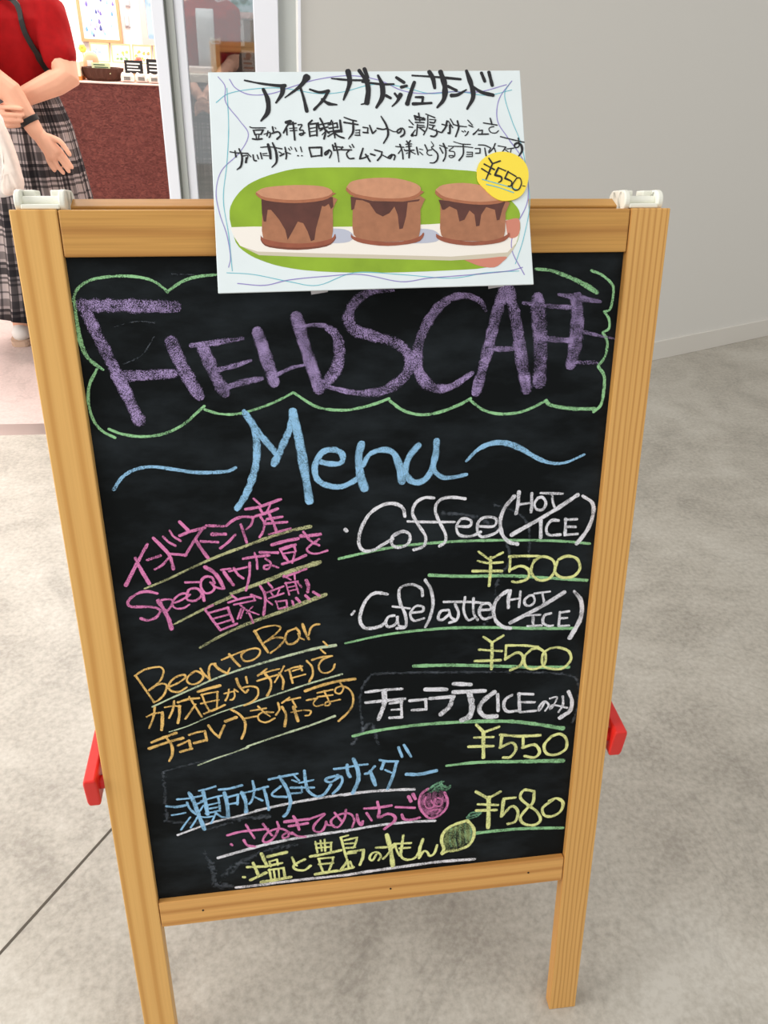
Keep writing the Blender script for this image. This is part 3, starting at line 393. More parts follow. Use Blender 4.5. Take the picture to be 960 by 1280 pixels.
 'lemontext': ('yellow', ['46|1091 -7608 1106 -7613;46|1151 -7450 1393 -7473;46|1227 -7390 1285 -7613;51|1181 -7669 1378 -7578;50|1343 -7254 1394 -7450;55|1420 -7312 1657 -7275;32|1434 -7396 1534 -7375;32|1434 -7396 1447 -7481;32|1534 -7375 1538 -7470;41|1375 -7471 1594 -7443;37|1426 -7526 1442 -7720;37|1416 -7536 1608 -7528;37|1608 -7528 1618 -7686;28|1480 -7533 1490 -7691;28|1543 -7543 1545 -7687;56|1314 -7725 1489 -7715 1691 -7696;37|1725 -7367 1757 -7478 1782 -7517;42|1887 -7425 1775 -7480 1736 -7535 1788 -7590 1880 -7603 1956 -7542;32|2034 -7151 2055 -7330;32|2099 -7137 2111 -7314;32|2153 -7133 2156 -7321;32|2033 -7186 2243 -7192;32|2234 -7190 2230 -7331;32|2040 -7257 2232 -7261;46|1962 -7388 2164 -7369 2359 -7337;33|2061 -7438 2263 -7443;33|2069 -7451 2085 -7525;33|2254 -7441 2243 -7523;37|2067 -7534 2251 -7537;33|2084 -7549 2117 -7674;33|2233 -7546 2192 -7661;52|2015 -7695 2154 -7684 2303 -7677;32|2355 -7125 2456 -7104;38|2364 -7126 2404 -7355 2438 -7527 2454 -7650;32|2408 -7179 2575 -7155;32|2575 -7155 2545 -7268 2516 -7323;30|2416 -7239 2555 -7246;33|2424 -7311 2544 -7315;37|2431 -7407 2552 -7407;47|2341 -7682 2437 -7539;43|2331 -7681 2519 -7648;33|2475 -7544 2510 -7658;40|2457 -7382 2516 -7378 2654 -7372;45|2654 -7372 2642 -7497 2601 -7619;35|2821 -7471 2771 -7566 2731 -7522 2762 -7450 2831 -7435 2881 -7505 2850 -7577;65|2962 -7164 3011 -7422 3040 -7695;40|2822 -7358 2991 -7368 3070 -7329 2971 -7492 2910 -7560;35|3070 -7329 3090 -7433 3131 -7540;41|3179 -7205 3160 -7392 3151 -7543 3212 -7616 3313 -7617 3373 -7549 3440 -7329;35|3090 -7331 3280 -7345;35|3130 -7413 3271 -7420;45|3440 -7304 3402 -7450 3394 -7616;41|3394 -7616 3453 -7509 3504 -7529 3535 -7597 3596 -7567 3634 -7431']),
 'strawberry': ('pink', ['39|3497 -6490 3410 -6563 3383 -6703 3424 -6842 3525 -6966 3644 -6944 3741 -6834 3757 -6702 3714 -6576;27|3470 -6618 3451 -6712 3502 -6803 3581 -6777 3540 -6687;27|3598 -6658 3580 -6752 3660 -6787 3688 -6693 3627 -6649;25|3503 -6865 3582 -6838 3661 -6848 3623 -6904']),
 'strawberryfill': ('pinksoft', ['83|3440 -6590 3432 -6734 3503 -6877;83|3508 -6575 3521 -6769 3574 -6928;83|3586 -6560 3590 -6729 3623 -6904;83|3665 -6570 3679 -6741 3671 -6849;73|3431 -6685 3579 -6716 3727 -6698']),
 'strawberryleaf': ('leafgreen', ['38|3497 -6514 3574 -6440 3652 -6401 3690 -6394;38|3556 -6533 3614 -6468 3672 -6439;43|3615 -6516 3692 -6466 3752 -6509;39|3652 -6413 3712 -6480 3781 -6500;39|3673 -6499 3752 -6521 3781 -6476;34|3575 -6463 3654 -6509 3733 -6542;34|3527 -6541 3576 -6523 3635 -6542']),
 'lemon': ('yellow', ['51|4028 -7068 3828 -7130 3720 -7228 3693 -7363 3727 -7508 3698 -7581 3779 -7554 3922 -7548 4063 -7491 4130 -7346 4114 -7192 4028 -7068;41|3708 -7596 3758 -7551']),
 'lemonwash': ('lemonsoft', ['101|3791 -7225 3764 -7360 3777 -7490;101|3870 -7185 3845 -7359 3869 -7502;112|3950 -7158 3945 -7321 3970 -7465;112|4035 -7157 4046 -7297 4050 -7412']),
 'lemonfill': ('leafgreen', ['35|3820 -7178 3804 -7353 3828 -7484;36|3880 -7161 3871 -7362 3899 -7481;36|3940 -7144 3939 -7321 3964 -7464;36|4000 -7127 4012 -7305 4031 -7435;41|4072 -7162 4087 -7290 4080 -7391;33|4026 -7018 4084 -6951 4206 -6955 4168 -7012 4048 -7046 4026 -7018;32|4056 -7010 4126 -6989 4176 -6981']),
 'smudge': ('dust', ['20|940 -159 1133 -167', '20|361 -631 561 -588 727 -602', '21|401 -989 580 -907 712 -738', '61|4189 -2655 4456 -2772 4599 -2951 4625 -3340', '75|3612 -2724 3935 -2776 4202 -2928 4343 -3110 4390 -3360 4268 -3604 4249 -3897 4125 -4188', '69|2673 -5525 2646 -5033 2734 -4784 2905 -4721 3730 -4777 4796 -4875 5237 -4956 5378 -5092 5393 -5470 5353 -5659;89|2548 -5678 2761 -5410 2864 -5713', '92|263 -5872 257 -6113 238 -6356 243 -6557;51|278 -5842 460 -5799 654 -5758 874 -5720 1134 -5670;81|227 -6589 469 -6646 692 -6650', '143|952 -6654 1178 -6661 1440 -6672', '68|693 -6787 816 -6751 992 -6706', '111|849 -7537 946 -7432 1188 -7302 1463 -7201 1770 -7174;93|958 -7505 1040 -7375 1146 -7390', '150|647 -7180 715 -7423 731 -7662 905 -7737']),
}
POSTER = {
 'letters': ('ink', ['15,24,36|329 -81 464 -110 628 -133 697 -133;50,39,21|676 -140 665 -211 606 -296;30,47,41,18|496 -167 532 -267 527 -381 461 -465;60,33,12|901 -56 834 -142 691 -247;21,36|834 -142 863 -256 885 -377;21,33|923 -171 1011 -200 1095 -187;33,24|1095 -187 1042 -272 954 -364;21,33,15|1029 -265 1089 -308 1165 -319;15,21,21|1129 -69 1296 -85 1477 -89;51,45,18|1286 -2 1294 -116 1230 -274;51|1456 -89 1465 -190 1445 -304;21,12|1445 -307 1392 -318;36|1391 5 1437 -67;36|1441 19 1465 -60;20|1413 -103 1591 -127 1708 -127;23,47,47,23|1564 -43 1598 -139 1592 -251 1532 -350;30|1628 -236 1669 -260;23|1711 -217 1737 -253;44,13|1765 -229 1730 -292 1680 -340;30|1735 -64 1803 -112;30|1777 -157 1828 -144;30,44|1902 -110 1860 -214 1823 -317;24|1905 -254 1975 -255;24|1975 -255 1964 -311;30,24|1878 -318 1972 -315 2051 -311;17,24|1885 -45 2097 -60 2341 -84;47,30|2049 -11 2080 -79 2091 -167;51,57,44,20|2155 -12 2187 -144 2172 -272 2104 -355;30|2218 -152 2295 -193;41,14|2245 -241 2308 -233 2391 -186;34,48,41,20|2402 -4 2441 -146 2450 -259 2387 -371;24,37|2441 -146 2532 -211 2642 -241;31|2544 -25 2571 -106;31|2616 -18 2640 -147;11|356 -520 385 -530 499 -531;12|384 -553 480 -550;15|389 -553 400 -596;15|475 -555 455 -592;11|400 -591 451 -589;12|409 -596 412 -634;12|437 -596 430 -629;16|376 -633 416 -639 462 -634;11|482 -592 538 -574;12|520 -560 509 -607;16|542 -584 536 -612 527 -621;14|563 -523 570 -570;9|586 -528 594 -542;16,20|556 -584 611 -570 632 -604 599 -638;16|726 -473 686 -534 661 -580;17|691 -538 692 -600;27|689 -482 730 -473;14|715 -501 780 -492;18|753 -482 758 -563 761 -648;10|718 -539 787 -535;10|721 -562 786 -558;13|798 -506 834 -507 809 -554 841 -559 844 -592 820 -606 807 -592 858 -583;11,13|166 -752 229 -763 328 -769;15|212 -744 218 -800;16,20,11|249 -725 273 -801 260 -885 222 -920;11|282 -792 327 -792 302 -857;20|313 -811 306 -853;10|328 -773 354 -802;15|373 -784 380 -831 402 -840;12|410 -784 421 -822;14|442 -766 453 -822;10|460 -775 501 -771;10|464 -790 514 -795;12|445 -714 531 -711 640 -731;25|514 -687 529 -758 531 -819;16,23,11|556 -673 584 -758 584 -852 540 -903;11|611 -759 633 -773;15|619 -797 656 -778;17|668 -717 678 -788 672 -826;11|666 -760 715 -779;10|700 -727 712 -746;10|719 -713 731 -737;12|759 -723 772 -756;12|810 -715 820 -762;11|779 -797 788 -799;11|815 -798 824 -800;18|929 -465 895 -498;17|894 -503 902 -617;15|899 -503 969 -494;17|969 -494 967 -613;10|906 -541 962 -532;10|905 -574 965 -565;13|907 -612 968 -603;17|1003 -447 1024 -490;16|983 -490 989 -537;14|986 -509 1084 -491;16|989 -547 1073 -529;17|1028 -500 1047 -576 1030 -642;14|997 -566 1036 -538;11|1014 -604 1053 -566;16|1048 -557 1079 -590;16|1109 -467 1088 -510;14|1074 -510 1158 -492;14|1081 -543 1165 -530;14|1117 -482 1121 -577;14|1158 -492 1160 -539;21|1187 -468 1195 -578;16|1068 -619 1135 -582 1200 -573;14|1080 -576 1192 -559;16|1126 -577 1132 -634;16|1134 -591 1170 -620 1215 -637;14|1226 -440 1289 -465 1340 -477;15|1223 -488 1352 -511;16,23,11|1307 -479 1302 -579 1257 -645;10|1326 -565 1368 -561;10|1363 -565 1361 -613;10|1325 -589 1362 -587;11|1319 -610 1365 -613;13|1397 -537 1443 -543;15|1443 -543 1436 -585;15|1395 -585 1441 -590;15|1459 -519 1483 -595;13|1487 -596 1517 -567;15|1527 -548 1583 -559 1620 -550;12,21,23,12|1571 -434 1617 -526 1626 -612 1580 -692;17|888 -725 907 -810;16|888 -723 1003 -722;19|1003 -722 999 -802;15|907 -806 1004 -798;15|1066 -751 1033 -774 1036 -793 1060 -775 1071 -747 1093 -775 1072 -822;15|1106 -700 1117 -747;13|1105 -714 1202 -725;13|1112 -752 1191 -744;14|1197 -720 1182 -743;17,9|1130 -686 1148 -767 1156 -861;14|1191 -748 1279 -750;15|1256 -754 1231 -787 1252 -830 1298 -830;11|1262 -711 1275 -731;11|1286 -697 1302 -726;17|1386 -737 1354 -827;15|1349 -836 1391 -827 1429 -809;15|1407 -794 1445 -861;15|1453 -790 1494 -805;13|1493 -753 1561 -773;17|1561 -773 1550 -811 1515 -853;11|1560 -801 1619 -835;15|1653 -798 1619 -821 1633 -836 1658 -803 1681 -812 1669 -850;9|1631 -555 1677 -580 1711 -582;13,17|1749 -549 1716 -572 1719 -596 1747 -581 1760 -549 1782 -573 1776 -609 1744 -631;11|1830 -472 1868 -518;11|1826 -538 1862 -542;23,10|1858 -618 1846 -618 1885 -566;14|1884 -431 1894 -471;16|1884 -431 1981 -464;14|1925 -407 1932 -483;13|1894 -471 1980 -472;11|1903 -451 1974 -452;13|1889 -495 1971 -499;13|1907 -515 1894 -610 1877 -622;11|1907 -523 1969 -527;11|1913 -543 1976 -543;14|1929 -551 1974 -587;13|1991 -416 2037 -436 2076 -453;13|2010 -436 2000 -540 1960 -615;11|2024 -468 2082 -473;15|2082 -473 2065 -501 2026 -496;11|2021 -520 2071 -529;13|2063 -528 2046 -552;13|2015 -552 2076 -577 2130 -597;15|2081 -569 2087 -605 2061 -632 2026 -628;13|2139 -517 2190 -530;16|2188 -486 2173 -542 2135 -593;18|2213 -526 2209 -598 2193 -602;10|2221 -466 2246 -515;11|2200 -486 2240 -551;11|2245 -519 2300 -535 2371 -543;17|2287 -487 2295 -551 2262 -635;11|1692 -723 1769 -732;14|1732 -704 1751 -775 1754 -843;12|1749 -744 1712 -791;10|1768 -752 1787 -768;13|1796 -673 1811 -697;13|1832 -669 1819 -689;11|1787 -704 1842 -701;11|1789 -728 1840 -721;13|1775 -764 1862 -761;18|1815 -689 1818 -768 1811 -832;11|1822 -768 1871 -797;9|1786 -792 1802 -784;13|1887 -734 1898 -805;9|1913 -750 1944 -758;9|1912 -778 1941 -806;13|1966 -711 1984 -755 1986 -779;11|2026 -759 1991 -767 1981 -791 2000 -811 2027 -811;8,10,15,17,10|2027 -680 2048 -720 2028 -740 2079 -796 2076 -852 2043 -883 2004 -884;13|2106 -741 2131 -793;10|2104 -717 2177 -746;15|2140 -701 2160 -765 2152 -829 2130 -869;10|2186 -726 2233 -734 2191 -770 2238 -782 2239 -822 2203 -838 2188 -818 2228 -818;11|2323 -584 2340 -593;11|2349 -580 2359 -592;15,9|2384 -590 2369 -616 2351 -629;11|2386 -479 2427 -528;12|2392 -528 2430 -546;18,9|2430 -617 2453 -599 2486 -564;12|2485 -582 2520 -578;12|2520 -578 2513 -613;14|2478 -617 2574 -616;12|2533 -508 2663 -531;14|2601 -464 2615 -526;12|2631 -544 2596 -552 2582 -570 2601 -601 2645 -606 2673 -584;11|2239 -685 2316 -708 2398 -713;11|2236 -729 2340 -734 2418 -744;16|2328 -712 2323 -805 2280 -865;10|2359 -787 2402 -788;11|2411 -788 2409 -828;10|2357 -809 2401 -808;10|2352 -829 2408 -830;11|2439 -753 2487 -754;12|2487 -754 2483 -798;10|2441 -799 2484 -798;12|2472 -719 2533 -724 2588 -751;10|2588 -756 2564 -782;14|2531 -750 2540 -825;14|2634 -708 2609 -756 2568 -795;12|2623 -752 2633 -791;10|2659 -730 2733 -744;12|2733 -744 2695 -792;10|2723 -766 2756 -793;10|2741 -762 2811 -754;10|2785 -758 2774 -794;12|2687 -642 2790 -670 2912 -700;13,13,22,24,13|2857 -658 2861 -733 2825 -750 2818 -723 2850 -706 2883 -733 2884 -786 2845 -839']),
 'purplewave': ('violet', ['9|192 -69 246 -154 374 -216 571 -207 771 -141 1006 -74 1307 -42 1572 -88 1769 -183 1970 -219 2242 -204 2515 -206 2777 -139', '8|89 -44 149 -136 149 -288 265 -458 340 -594 251 -761 82 -926 24 -1125 47 -1325 103 -1526 126 -1726 105 -1824', '9|2831 -104 2699 -277 2669 -485 2761 -659 2900 -903 2913 -1248 2775 -1520 2728 -1724 2832 -1965', '9|179 -1975 420 -1999 649 -1955 977 -1931 1307 -1923 1667 -2000 1936 -1974 2341 -1952 2681 -1927 2820 -1896']),
 'tealwave': ('teal', ['7|62 -287 179 -204 409 -162 672 -157 999 -211 1232 -196 1503 -129 1771 -148 2037 -219 2310 -204 2581 -241 2825 -191', '7|2812 -122 2753 -243 2807 -486 2892 -765 2930 -1248 2856 -1590 2754 -1861', '7|165 -153 164 -524 133 -859 86 -1193 119 -1526 136 -1858', '7|87 -1874 328 -1897 648 -1972 907 -2012 1242 -1905 1671 -1933 2137 -1980 2477 -1938 2783 -1930']),
 'pricetext': ('ink', ['14|2559 -856 2591 -910;15|2667 -885 2591 -910;15|2591 -910 2561 -975 2521 -1058;14|2512 -913 2605 -967;14|2485 -956 2567 -1011;17|2645 -950 2606 -1020;12|2645 -950 2713 -982;19,11|2610 -1020 2666 -1039 2664 -1074 2637 -1091;16|2735 -987 2700 -1052;12|2735 -991 2807 -1037;17,11|2700 -1052 2760 -1084 2753 -1124 2726 -1128;12|2814 -1050 2766 -1120 2781 -1164 2825 -1160 2855 -1104 2845 -1055 2814 -1050;8|2865 -1126 2888 -1132']),
 'priceline': ('teal', ['9|2486 -1058 2683 -1118 2803 -1160;9|2522 -1106 2638 -1139 2775 -1190']),
}
POLYS = [
 ('photo', 'grass', [(0.0135, -0.1377), (0.0147, -0.1261), (0.0234, -0.1129), (0.0368, -0.1031), (0.06, -0.0951), (0.0865, -0.0912), (0.1527, -0.0919), (0.1929, -0.0932), (0.2265, -0.0955), (0.2501, -0.1), (0.2725, -0.1227), (0.282, -0.1349), (0.2824, -0.1452), (0.2818, -0.1555), (0.2765, -0.169), (0.2655, -0.1807), (0.248, -0.1887), (0.2141, -0.1906), (0.1473, -0.1911), (0.0914, -0.1883), (0.059, -0.1831), (0.0399, -0.1766), (0.0273, -0.1696), (0.018, -0.1594)]),
 ('photo', 'plate', [(0.0135, -0.1454), (0.0349, -0.1452), (0.0837, -0.1469), (0.1331, -0.1474), (0.1965, -0.1467), (0.2371, -0.1449), (0.2825, -0.1438), (0.2818, -0.1555), (0.2772, -0.1673), (0.2691, -0.1781), (0.2147, -0.1804), (0.148, -0.177), (0.0823, -0.1737), (0.0369, -0.1709), (0.0218, -0.1628), (0.0167, -0.1544)]),
 ('photo', 'plateedge', [(0.0218, -0.1628), (0.037, -0.1685), (0.0825, -0.171), (0.1482, -0.1743), (0.2149, -0.1777), (0.2686, -0.175), (0.2773, -0.1663), (0.2749, -0.1717), (0.2683, -0.1797), (0.2146, -0.1814), (0.148, -0.178), (0.0823, -0.1747), (0.0385, -0.1719)]),
 ('photo', 'plateshade', [(0.1005, -0.1483), (0.1173, -0.1496), (0.1253, -0.1551), (0.1213, -0.1613), (0.1059, -0.1625), (0.0908, -0.1605)]),
 ('photo', 'plateshade', [(0.1838, -0.1502), (0.1993, -0.1521), (0.2059, -0.1579), (0.2018, -0.1632), (0.1861, -0.1644), (0.1738, -0.1625)]),
 ('photo', 'finger', [(0.2685, -0.1448), (0.2804, -0.1428), (0.2821, -0.1508), (0.2793, -0.1596), (0.2706, -0.1607)]),
 ('photo', 'finger', [(0.2274, -0.1812), (0.2447, -0.1804), (0.2669, -0.179), (0.2635, -0.1837), (0.2552, -0.1889), (0.2412, -0.1872)]),
 ('photo', 'rimdark', [(0.0407, -0.1541), (0.0483, -0.1595), (0.0739, -0.1633), (0.0999, -0.1608), (0.1084, -0.1557), (0.1082, -0.1594), (0.0997, -0.1654), (0.0736, -0.1679), (0.048, -0.1648), (0.0411, -0.1594)]),
 ('photo', 'mousse', [(0.0436, -0.1175), (0.1076, -0.1187), (0.1076, -0.1312), (0.1049, -0.1593), (0.0907, -0.1621), (0.0739, -0.1629), (0.0573, -0.1613), (0.043, -0.1572), (0.0434, -0.1299)]),
 ('photo', 'rimc', [(0.0407, -0.1535), (0.043, -0.1566), (0.0573, -0.1604), (0.0739, -0.162), (0.0907, -0.1612), (0.1049, -0.1581), (0.1085, -0.1538), (0.108, -0.1588), (0.0997, -0.1639), (0.0737, -0.166), (0.0481, -0.1633), (0.0414, -0.1584)]),
 ('photo', 'drip', [(0.043, -0.1193), (0.1082, -0.1193), (0.1083, -0.1281), (0.1061, -0.1306), (0.1042, -0.1255), (0.1004, -0.128), (0.0979, -0.1273), (0.095, -0.1372), (0.0914, -0.1481), (0.0893, -0.159), (0.0862, -0.1601), (0.0836, -0.151), (0.08, -0.1432), (0.075, -0.1415), (0.0706, -0.1492), (0.065, -0.1584), (0.0633, -0.149), (0.0583, -0.1396), (0.0549, -0.1348), (0.0512, -0.1301), (0.0482, -0.13), (0.0462, -0.1409), (0.0441, -0.1408), (0.0429, -0.133)]),
 ('photo', 'cookieedge', [(0.0384, -0.1136), (0.0733, -0.1137), (0.1084, -0.115), (0.1083, -0.1175), (0.0988, -0.1223), (0.0728, -0.1243), (0.0471, -0.1213), (0.0386, -0.1161)]),
 ('photo', 'cookietop', [(0.0384, -0.1133), (0.0477, -0.1091), (0.0736, -0.1074), (0.0995, -0.1091), (0.1084, -0.1146), (0.099, -0.1195), (0.0729, -0.1215), (0.0472, -0.1185)]),
 ('photo', 'mousse', [(0.1274, -0.1172), (0.1893, -0.1196), (0.1889, -0.1329), (0.1858, -0.1587), (0.1707, -0.1618), (0.1552, -0.1624), (0.1368, -0.1601), (0.1257, -0.1548), (0.126, -0.1316)]),
 ('photo', 'rimc', [(0.1232, -0.1541), (0.1256, -0.1567), (0.1368, -0.1601), (0.1552, -0.1627), (0.1738, -0.1619), (0.1865, -0.1581), (0.1904, -0.1544), (0.1902, -0.1582), (0.183, -0.1637), (0.1565, -0.1662), (0.1335, -0.1631), (0.1239, -0.1585)]),
 ('photo', 'drip', [(0.1248, -0.119), (0.1449, -0.1238), (0.1728, -0.125), (0.1891, -0.1228), (0.1878, -0.1247), (0.1774, -0.1257), (0.1751, -0.1389), (0.1714, -0.1502), (0.1682, -0.1508), (0.1674, -0.1372), (0.1648, -0.1293), (0.1598, -0.1355), (0.1534, -0.1385), (0.1474, -0.1352), (0.1417, -0.1257), (0.1357, -0.123), (0.1296, -0.1223), (0.1272, -0.131), (0.1247, -0.1316)]),
 ('photo', 'cookieedge', [(0.1212, -0.1108), (0.1559, -0.1102), (0.1902, -0.1146), (0.19, -0.1184), (0.1791, -0.1239), (0.1551, -0.124), (0.1297, -0.1198), (0.1214, -0.1139)]),
 ('photo', 'cookietop', [(0.1213, -0.1102), (0.1274, -0.1046), (0.1461, -0.1021), (0.1678, -0.1028), (0.1862, -0.1082), (0.1902, -0.1146), (0.1793, -0.1207), (0.1553, -0.1215), (0.1298, -0.1169)]),
 ('photo', 'mousse', [(0.2079, -0.1238), (0.2691, -0.125), (0.2689, -0.1378), (0.2655, -0.1615), (0.2521, -0.1638), (0.2363, -0.1637), (0.2191, -0.162), (0.2071, -0.1573), (0.2074, -0.1365)]),
 ('photo', 'rimc', [(0.2022, -0.156), (0.2071, -0.1586), (0.2191, -0.162), (0.2362, -0.1643), (0.2553, -0.1632), (0.2675, -0.1594), (0.2709, -0.1563), (0.2706, -0.1607), (0.2614, -0.1656), (0.236, -0.1678), (0.2142, -0.1651), (0.2032, -0.1604)]),
 ('photo', 'drip', [(0.2066, -0.1238), (0.2353, -0.1282), (0.2697, -0.1257), (0.2689, -0.1282), (0.2659, -0.1345), (0.2628, -0.144), (0.2602, -0.1446), (0.259, -0.1344), (0.2509, -0.1317), (0.2457, -0.1389), (0.2435, -0.1493), (0.2403, -0.1499), (0.2394, -0.1387), (0.2349, -0.1345), (0.2296, -0.1433), (0.2248, -0.1448), (0.223, -0.1336), (0.2163, -0.1303), (0.2114, -0.1334), (0.2092, -0.1333)]),
 ('photo', 'cookieedge', [(0.204, -0.1149), (0.2393, -0.1142), (0.2737, -0.1225), (0.2703, -0.1263), (0.2574, -0.1292), (0.2384, -0.1289), (0.2135, -0.1246), (0.2044, -0.1187)]),
 ('photo', 'cookietop', [(0.204, -0.1145), (0.2112, -0.1099), (0.2302, -0.1083), (0.249, -0.1112), (0.2645, -0.1169), (0.2736, -0.1232), (0.2576, -0.1261), (0.2386, -0.1263), (0.2136, -0.1217)]),
 ('sticker', 'stickeryellow', [(0.2439, -0.0965), (0.247, -0.0895), (0.2543, -0.0834), (0.2633, -0.08), (0.2721, -0.0797), (0.2807, -0.0821), (0.2883, -0.0875), (0.2922, -0.0946), (0.293, -0.1026), (0.2911, -0.1113), (0.2871, -0.1192), (0.2807, -0.1244), (0.2717, -0.1266), (0.2639, -0.1258), (0.2564, -0.1212), (0.2498, -0.1141), (0.2442, -0.107)]),
]


# ------------------------------------------------------------------ structure
WD = Vector((math.cos(math.radians(22.23)), math.sin(math.radians(22.23)), 0)); WN = Vector((WD.y, -WD.x, 0))
def wall_strip(p0, p1, z0, z1, th, out=0.0):
    """upright slab along p0-p1; its visible face is moved `out` towards the hall, thickness goes away from it"""
    bm = bmesh.new(); p0 = Vector(p0); p1 = Vector(p1); d = (p1 - p0).normalized(); n = Vector((d.y, -d.x, 0))
    a = [p0 + n * out, p1 + n * out, p1 - n * th, p0 - n * th]
    lo = [bm.verts.new((v.x, v.y, z0)) for v in a]; hi = [bm.verts.new((v.x, v.y, z1)) for v in a]
    bm.faces.new(lo[::-1]); bm.faces.new(hi)
    for i in range(4): bm.faces.new((lo[i], lo[(i + 1) % 4], hi[(i + 1) % 4], hi[i]))
    return bm
struct('floor', bx(-4.2, 4.8, -3.2, 1.88, -0.12, 0), M['concrete'])
bm = bmesh.new()   # hall floor continues to the slanting wall
for z0, z1 in ((-0.12, 0),):
    v = [bm.verts.new((x, y, z)) for z in (z0, z1) for x, y in ((0.245, 1.88), (4.8, 1.88), (4.8, 3.85), (4.3, 3.62))]
    bm.faces.new(v[:4][::-1]); bm.faces.new(v[4:])
    for i in range(4): bm.faces.new((v[i], v[(i + 1) % 4], v[4 + (i + 1) % 4], v[4 + i]))
struct('floor_hall_extension', bm, M['concrete'])
struct('floor_shop', bx(-2.6, 0.9, 1.96, 4.9, -0.12, -0.001), M['shop_floor'])
struct('trim_threshold', bx(-2.0, 0.24, 1.88, 1.96, -0.1, 0.001), M['threshold'], bevel=0.001)
# floor joint (a filled saw cut)
d = Vector((0.56, 0.83, 0)).normalized(); n = Vector((d.y, -d.x, 0)) * 0.0022
bm = bmesh.new(); a = Vector((-0.3074, 0.1706, 0)) - d * 2.6; b = a + d * 4.4
lo = [bm.verts.new(v + Vector((0, 0, z))) for z in (-0.004, 0.0006) for v in (a - n, a + n, b + n, b - n)]
bm.faces.new(lo[:4][::-1]); bm.faces.new(lo[4:])
for i in range(4): bm.faces.new((lo[i], lo[(i + 1) % 4], lo[4 + (i + 1) % 4], lo[4 + i]))
struct('trim_floor_joint', bm, M['joint'])
W0 = Vector((0.238, 1.845, 0)); W1 = W0 + WD * 4.4
struct('wall_right', wall_strip(W0, W1, 0, 3.0, 0.12), M['wall'])
struct('baseboard_right', wall_strip(W0 + WD * 0.004, W1, 0, 0.088, 0.0, 0.009), M['baseboard'], bevel=0.002)
struct('trim_1', bx(0.2335, 0.240, 1.838, 1.90, 0, 2.3), M['alu_white'])
struct('trim_2', bx(0.183, 0.2335, 1.868, 1.93, 0, 2.3), M['alu_grey'])
bm = bmesh.new(); box(bm, 0.120, 0.183, 1.852, 1.93, 0, 2.3); struct('trim_3', bm, M['alu_white'], bevel=0.002)
struct('wall_left', bx(-4.2, -1.9, 1.86, 2.0, 0, 3.0), M['wall'])
struct('wall_lintel', bx(-1.9, 0.24, 1.86, 2.0, 2.3, 3.0), M['wall'])
# shop interior
struct('wall_back', bx(-2.6, 0.9, 4.6, 4.72, 0, 2.7), M['white_wall'])
struct('wall_shop_left', bx(-2.72, -2.6, 1.96, 4.72, 0, 2.7), M['white_wall'])
struct('wall_shop_right', bx(0.9, 1.02, 2.35, 4.72, 0, 2.7), M['white_wall'])
struct('ceiling_shop', bx(-2.6, 0.9, 1.98, 4.6, 2.62, 2.72), M['white_wall'])
# glazed sliding panel: stile, gaskets, pane
def leaning(x0, x1, y0, y1, z0, z1, lean):
    bm = bmesh.new(); vs = box(bm, x0, x1, y0, y1, z0, z1)
    return bm
g = struct('window_1', bx(-0.056, 0.120, 1.892, 1.900, 0.05, 2.28), M['glass'])
def child_struct(name, bm, mat, **k):
    o = obj(name, bm, mat, parent=g, **k); return o
child_struct('stile', bx(-0.134, -0.103, 1.862, 1.91, 0.0, 2.3), M['alu_white'], bevel=0.002)
child_struct('gasket', bx(-0.103, -0.099, 1.870, 1.905, 0.0, 2.3), M['gasket'])
child_struct('inner_stile', bx(-0.099, -0.080, 1.876, 1.912, 0.0, 2.3), M['alu_grey'], bevel=0.002)
child_struct('pane_frame', bx(-0.080, -0.056, 1.882, 1.912, 0.0, 2.3), M['alu_white'], bevel=0.002)
child_struct('bottom_frame', bx(-0.056, 0.120, 1.882, 1.912, 0.0, 0.05), M['alu_grey'])
# ------------------------------------------------------------------ A-frame sign
SIGN_LOC = Vector((0.245, 0.2, 0))
MB = Matrix.Translation(-SIGN_LOC) @ MB_W
sign = thing('chalkboard_sign', 'wooden A-frame chalkboard sign with handwritten cafe menu in coloured chalk on concrete floor', 'sign', SIGN_LOC)
PW = 0.0407; TH = 0.017
def foot_y(mw, a, c):
    o = mw.translation; ux, uy, uz = mw.col[0], mw.col[1], mw.col[2]
    return -(o.z + a * ux.z + c * uz.z) / uy.z
def post(mw, a0, a1, top, c0, c1):
    bm = bmesh.new(); t, b = [], []
    for a, c in ((a0, c0), (a1, c0), (a1, c1), (a0, c1)):
        t.append(bm.verts.new((a, top, c))); b.append(bm.verts.new((a, foot_y(mw, a, c), c)))
    bm.faces.new(t); bm.faces.new(b[::-1])
    for i in range(4): bm.faces.new((t[i], t[(i + 1) % 4], b[(i + 1) % 4], b[i]))
    return bm
H = BOARD_H; Wd = BOARD_W
obj('front_post', post(MB_W, -PW, 0, 0.0407, -TH, 0), M['grain_bands'], sign, MB, bevel=0.0012)
obj('front_post', post(MB_W, Wd, Wd + PW, 0.0407, -TH, 0), M['grain_lines'], sign, MB, bevel=0.0012)
obj('top_rail', bx(0.0007, Wd - 0.0007, 0, 0.0405, -TH, -0.0006), M['grain_rail'], sign, MB, bevel=0.0015)
obj('bottom_rail', bx(0.0007, Wd - 0.0007, -H - 0.0412, -H, -TH, -0.0006), M['grain_rail_low'], sign, MB, bevel=0.0015)
panel = obj('chalkboard_panel', bx(-0.004, Wd + 0.004, -H - 0.004, 0.004, -0.0135, -RECESS), M['board'], sign, MB)
panel['label'] = 'black chalkboard surface with faint smears of wiped chalk'
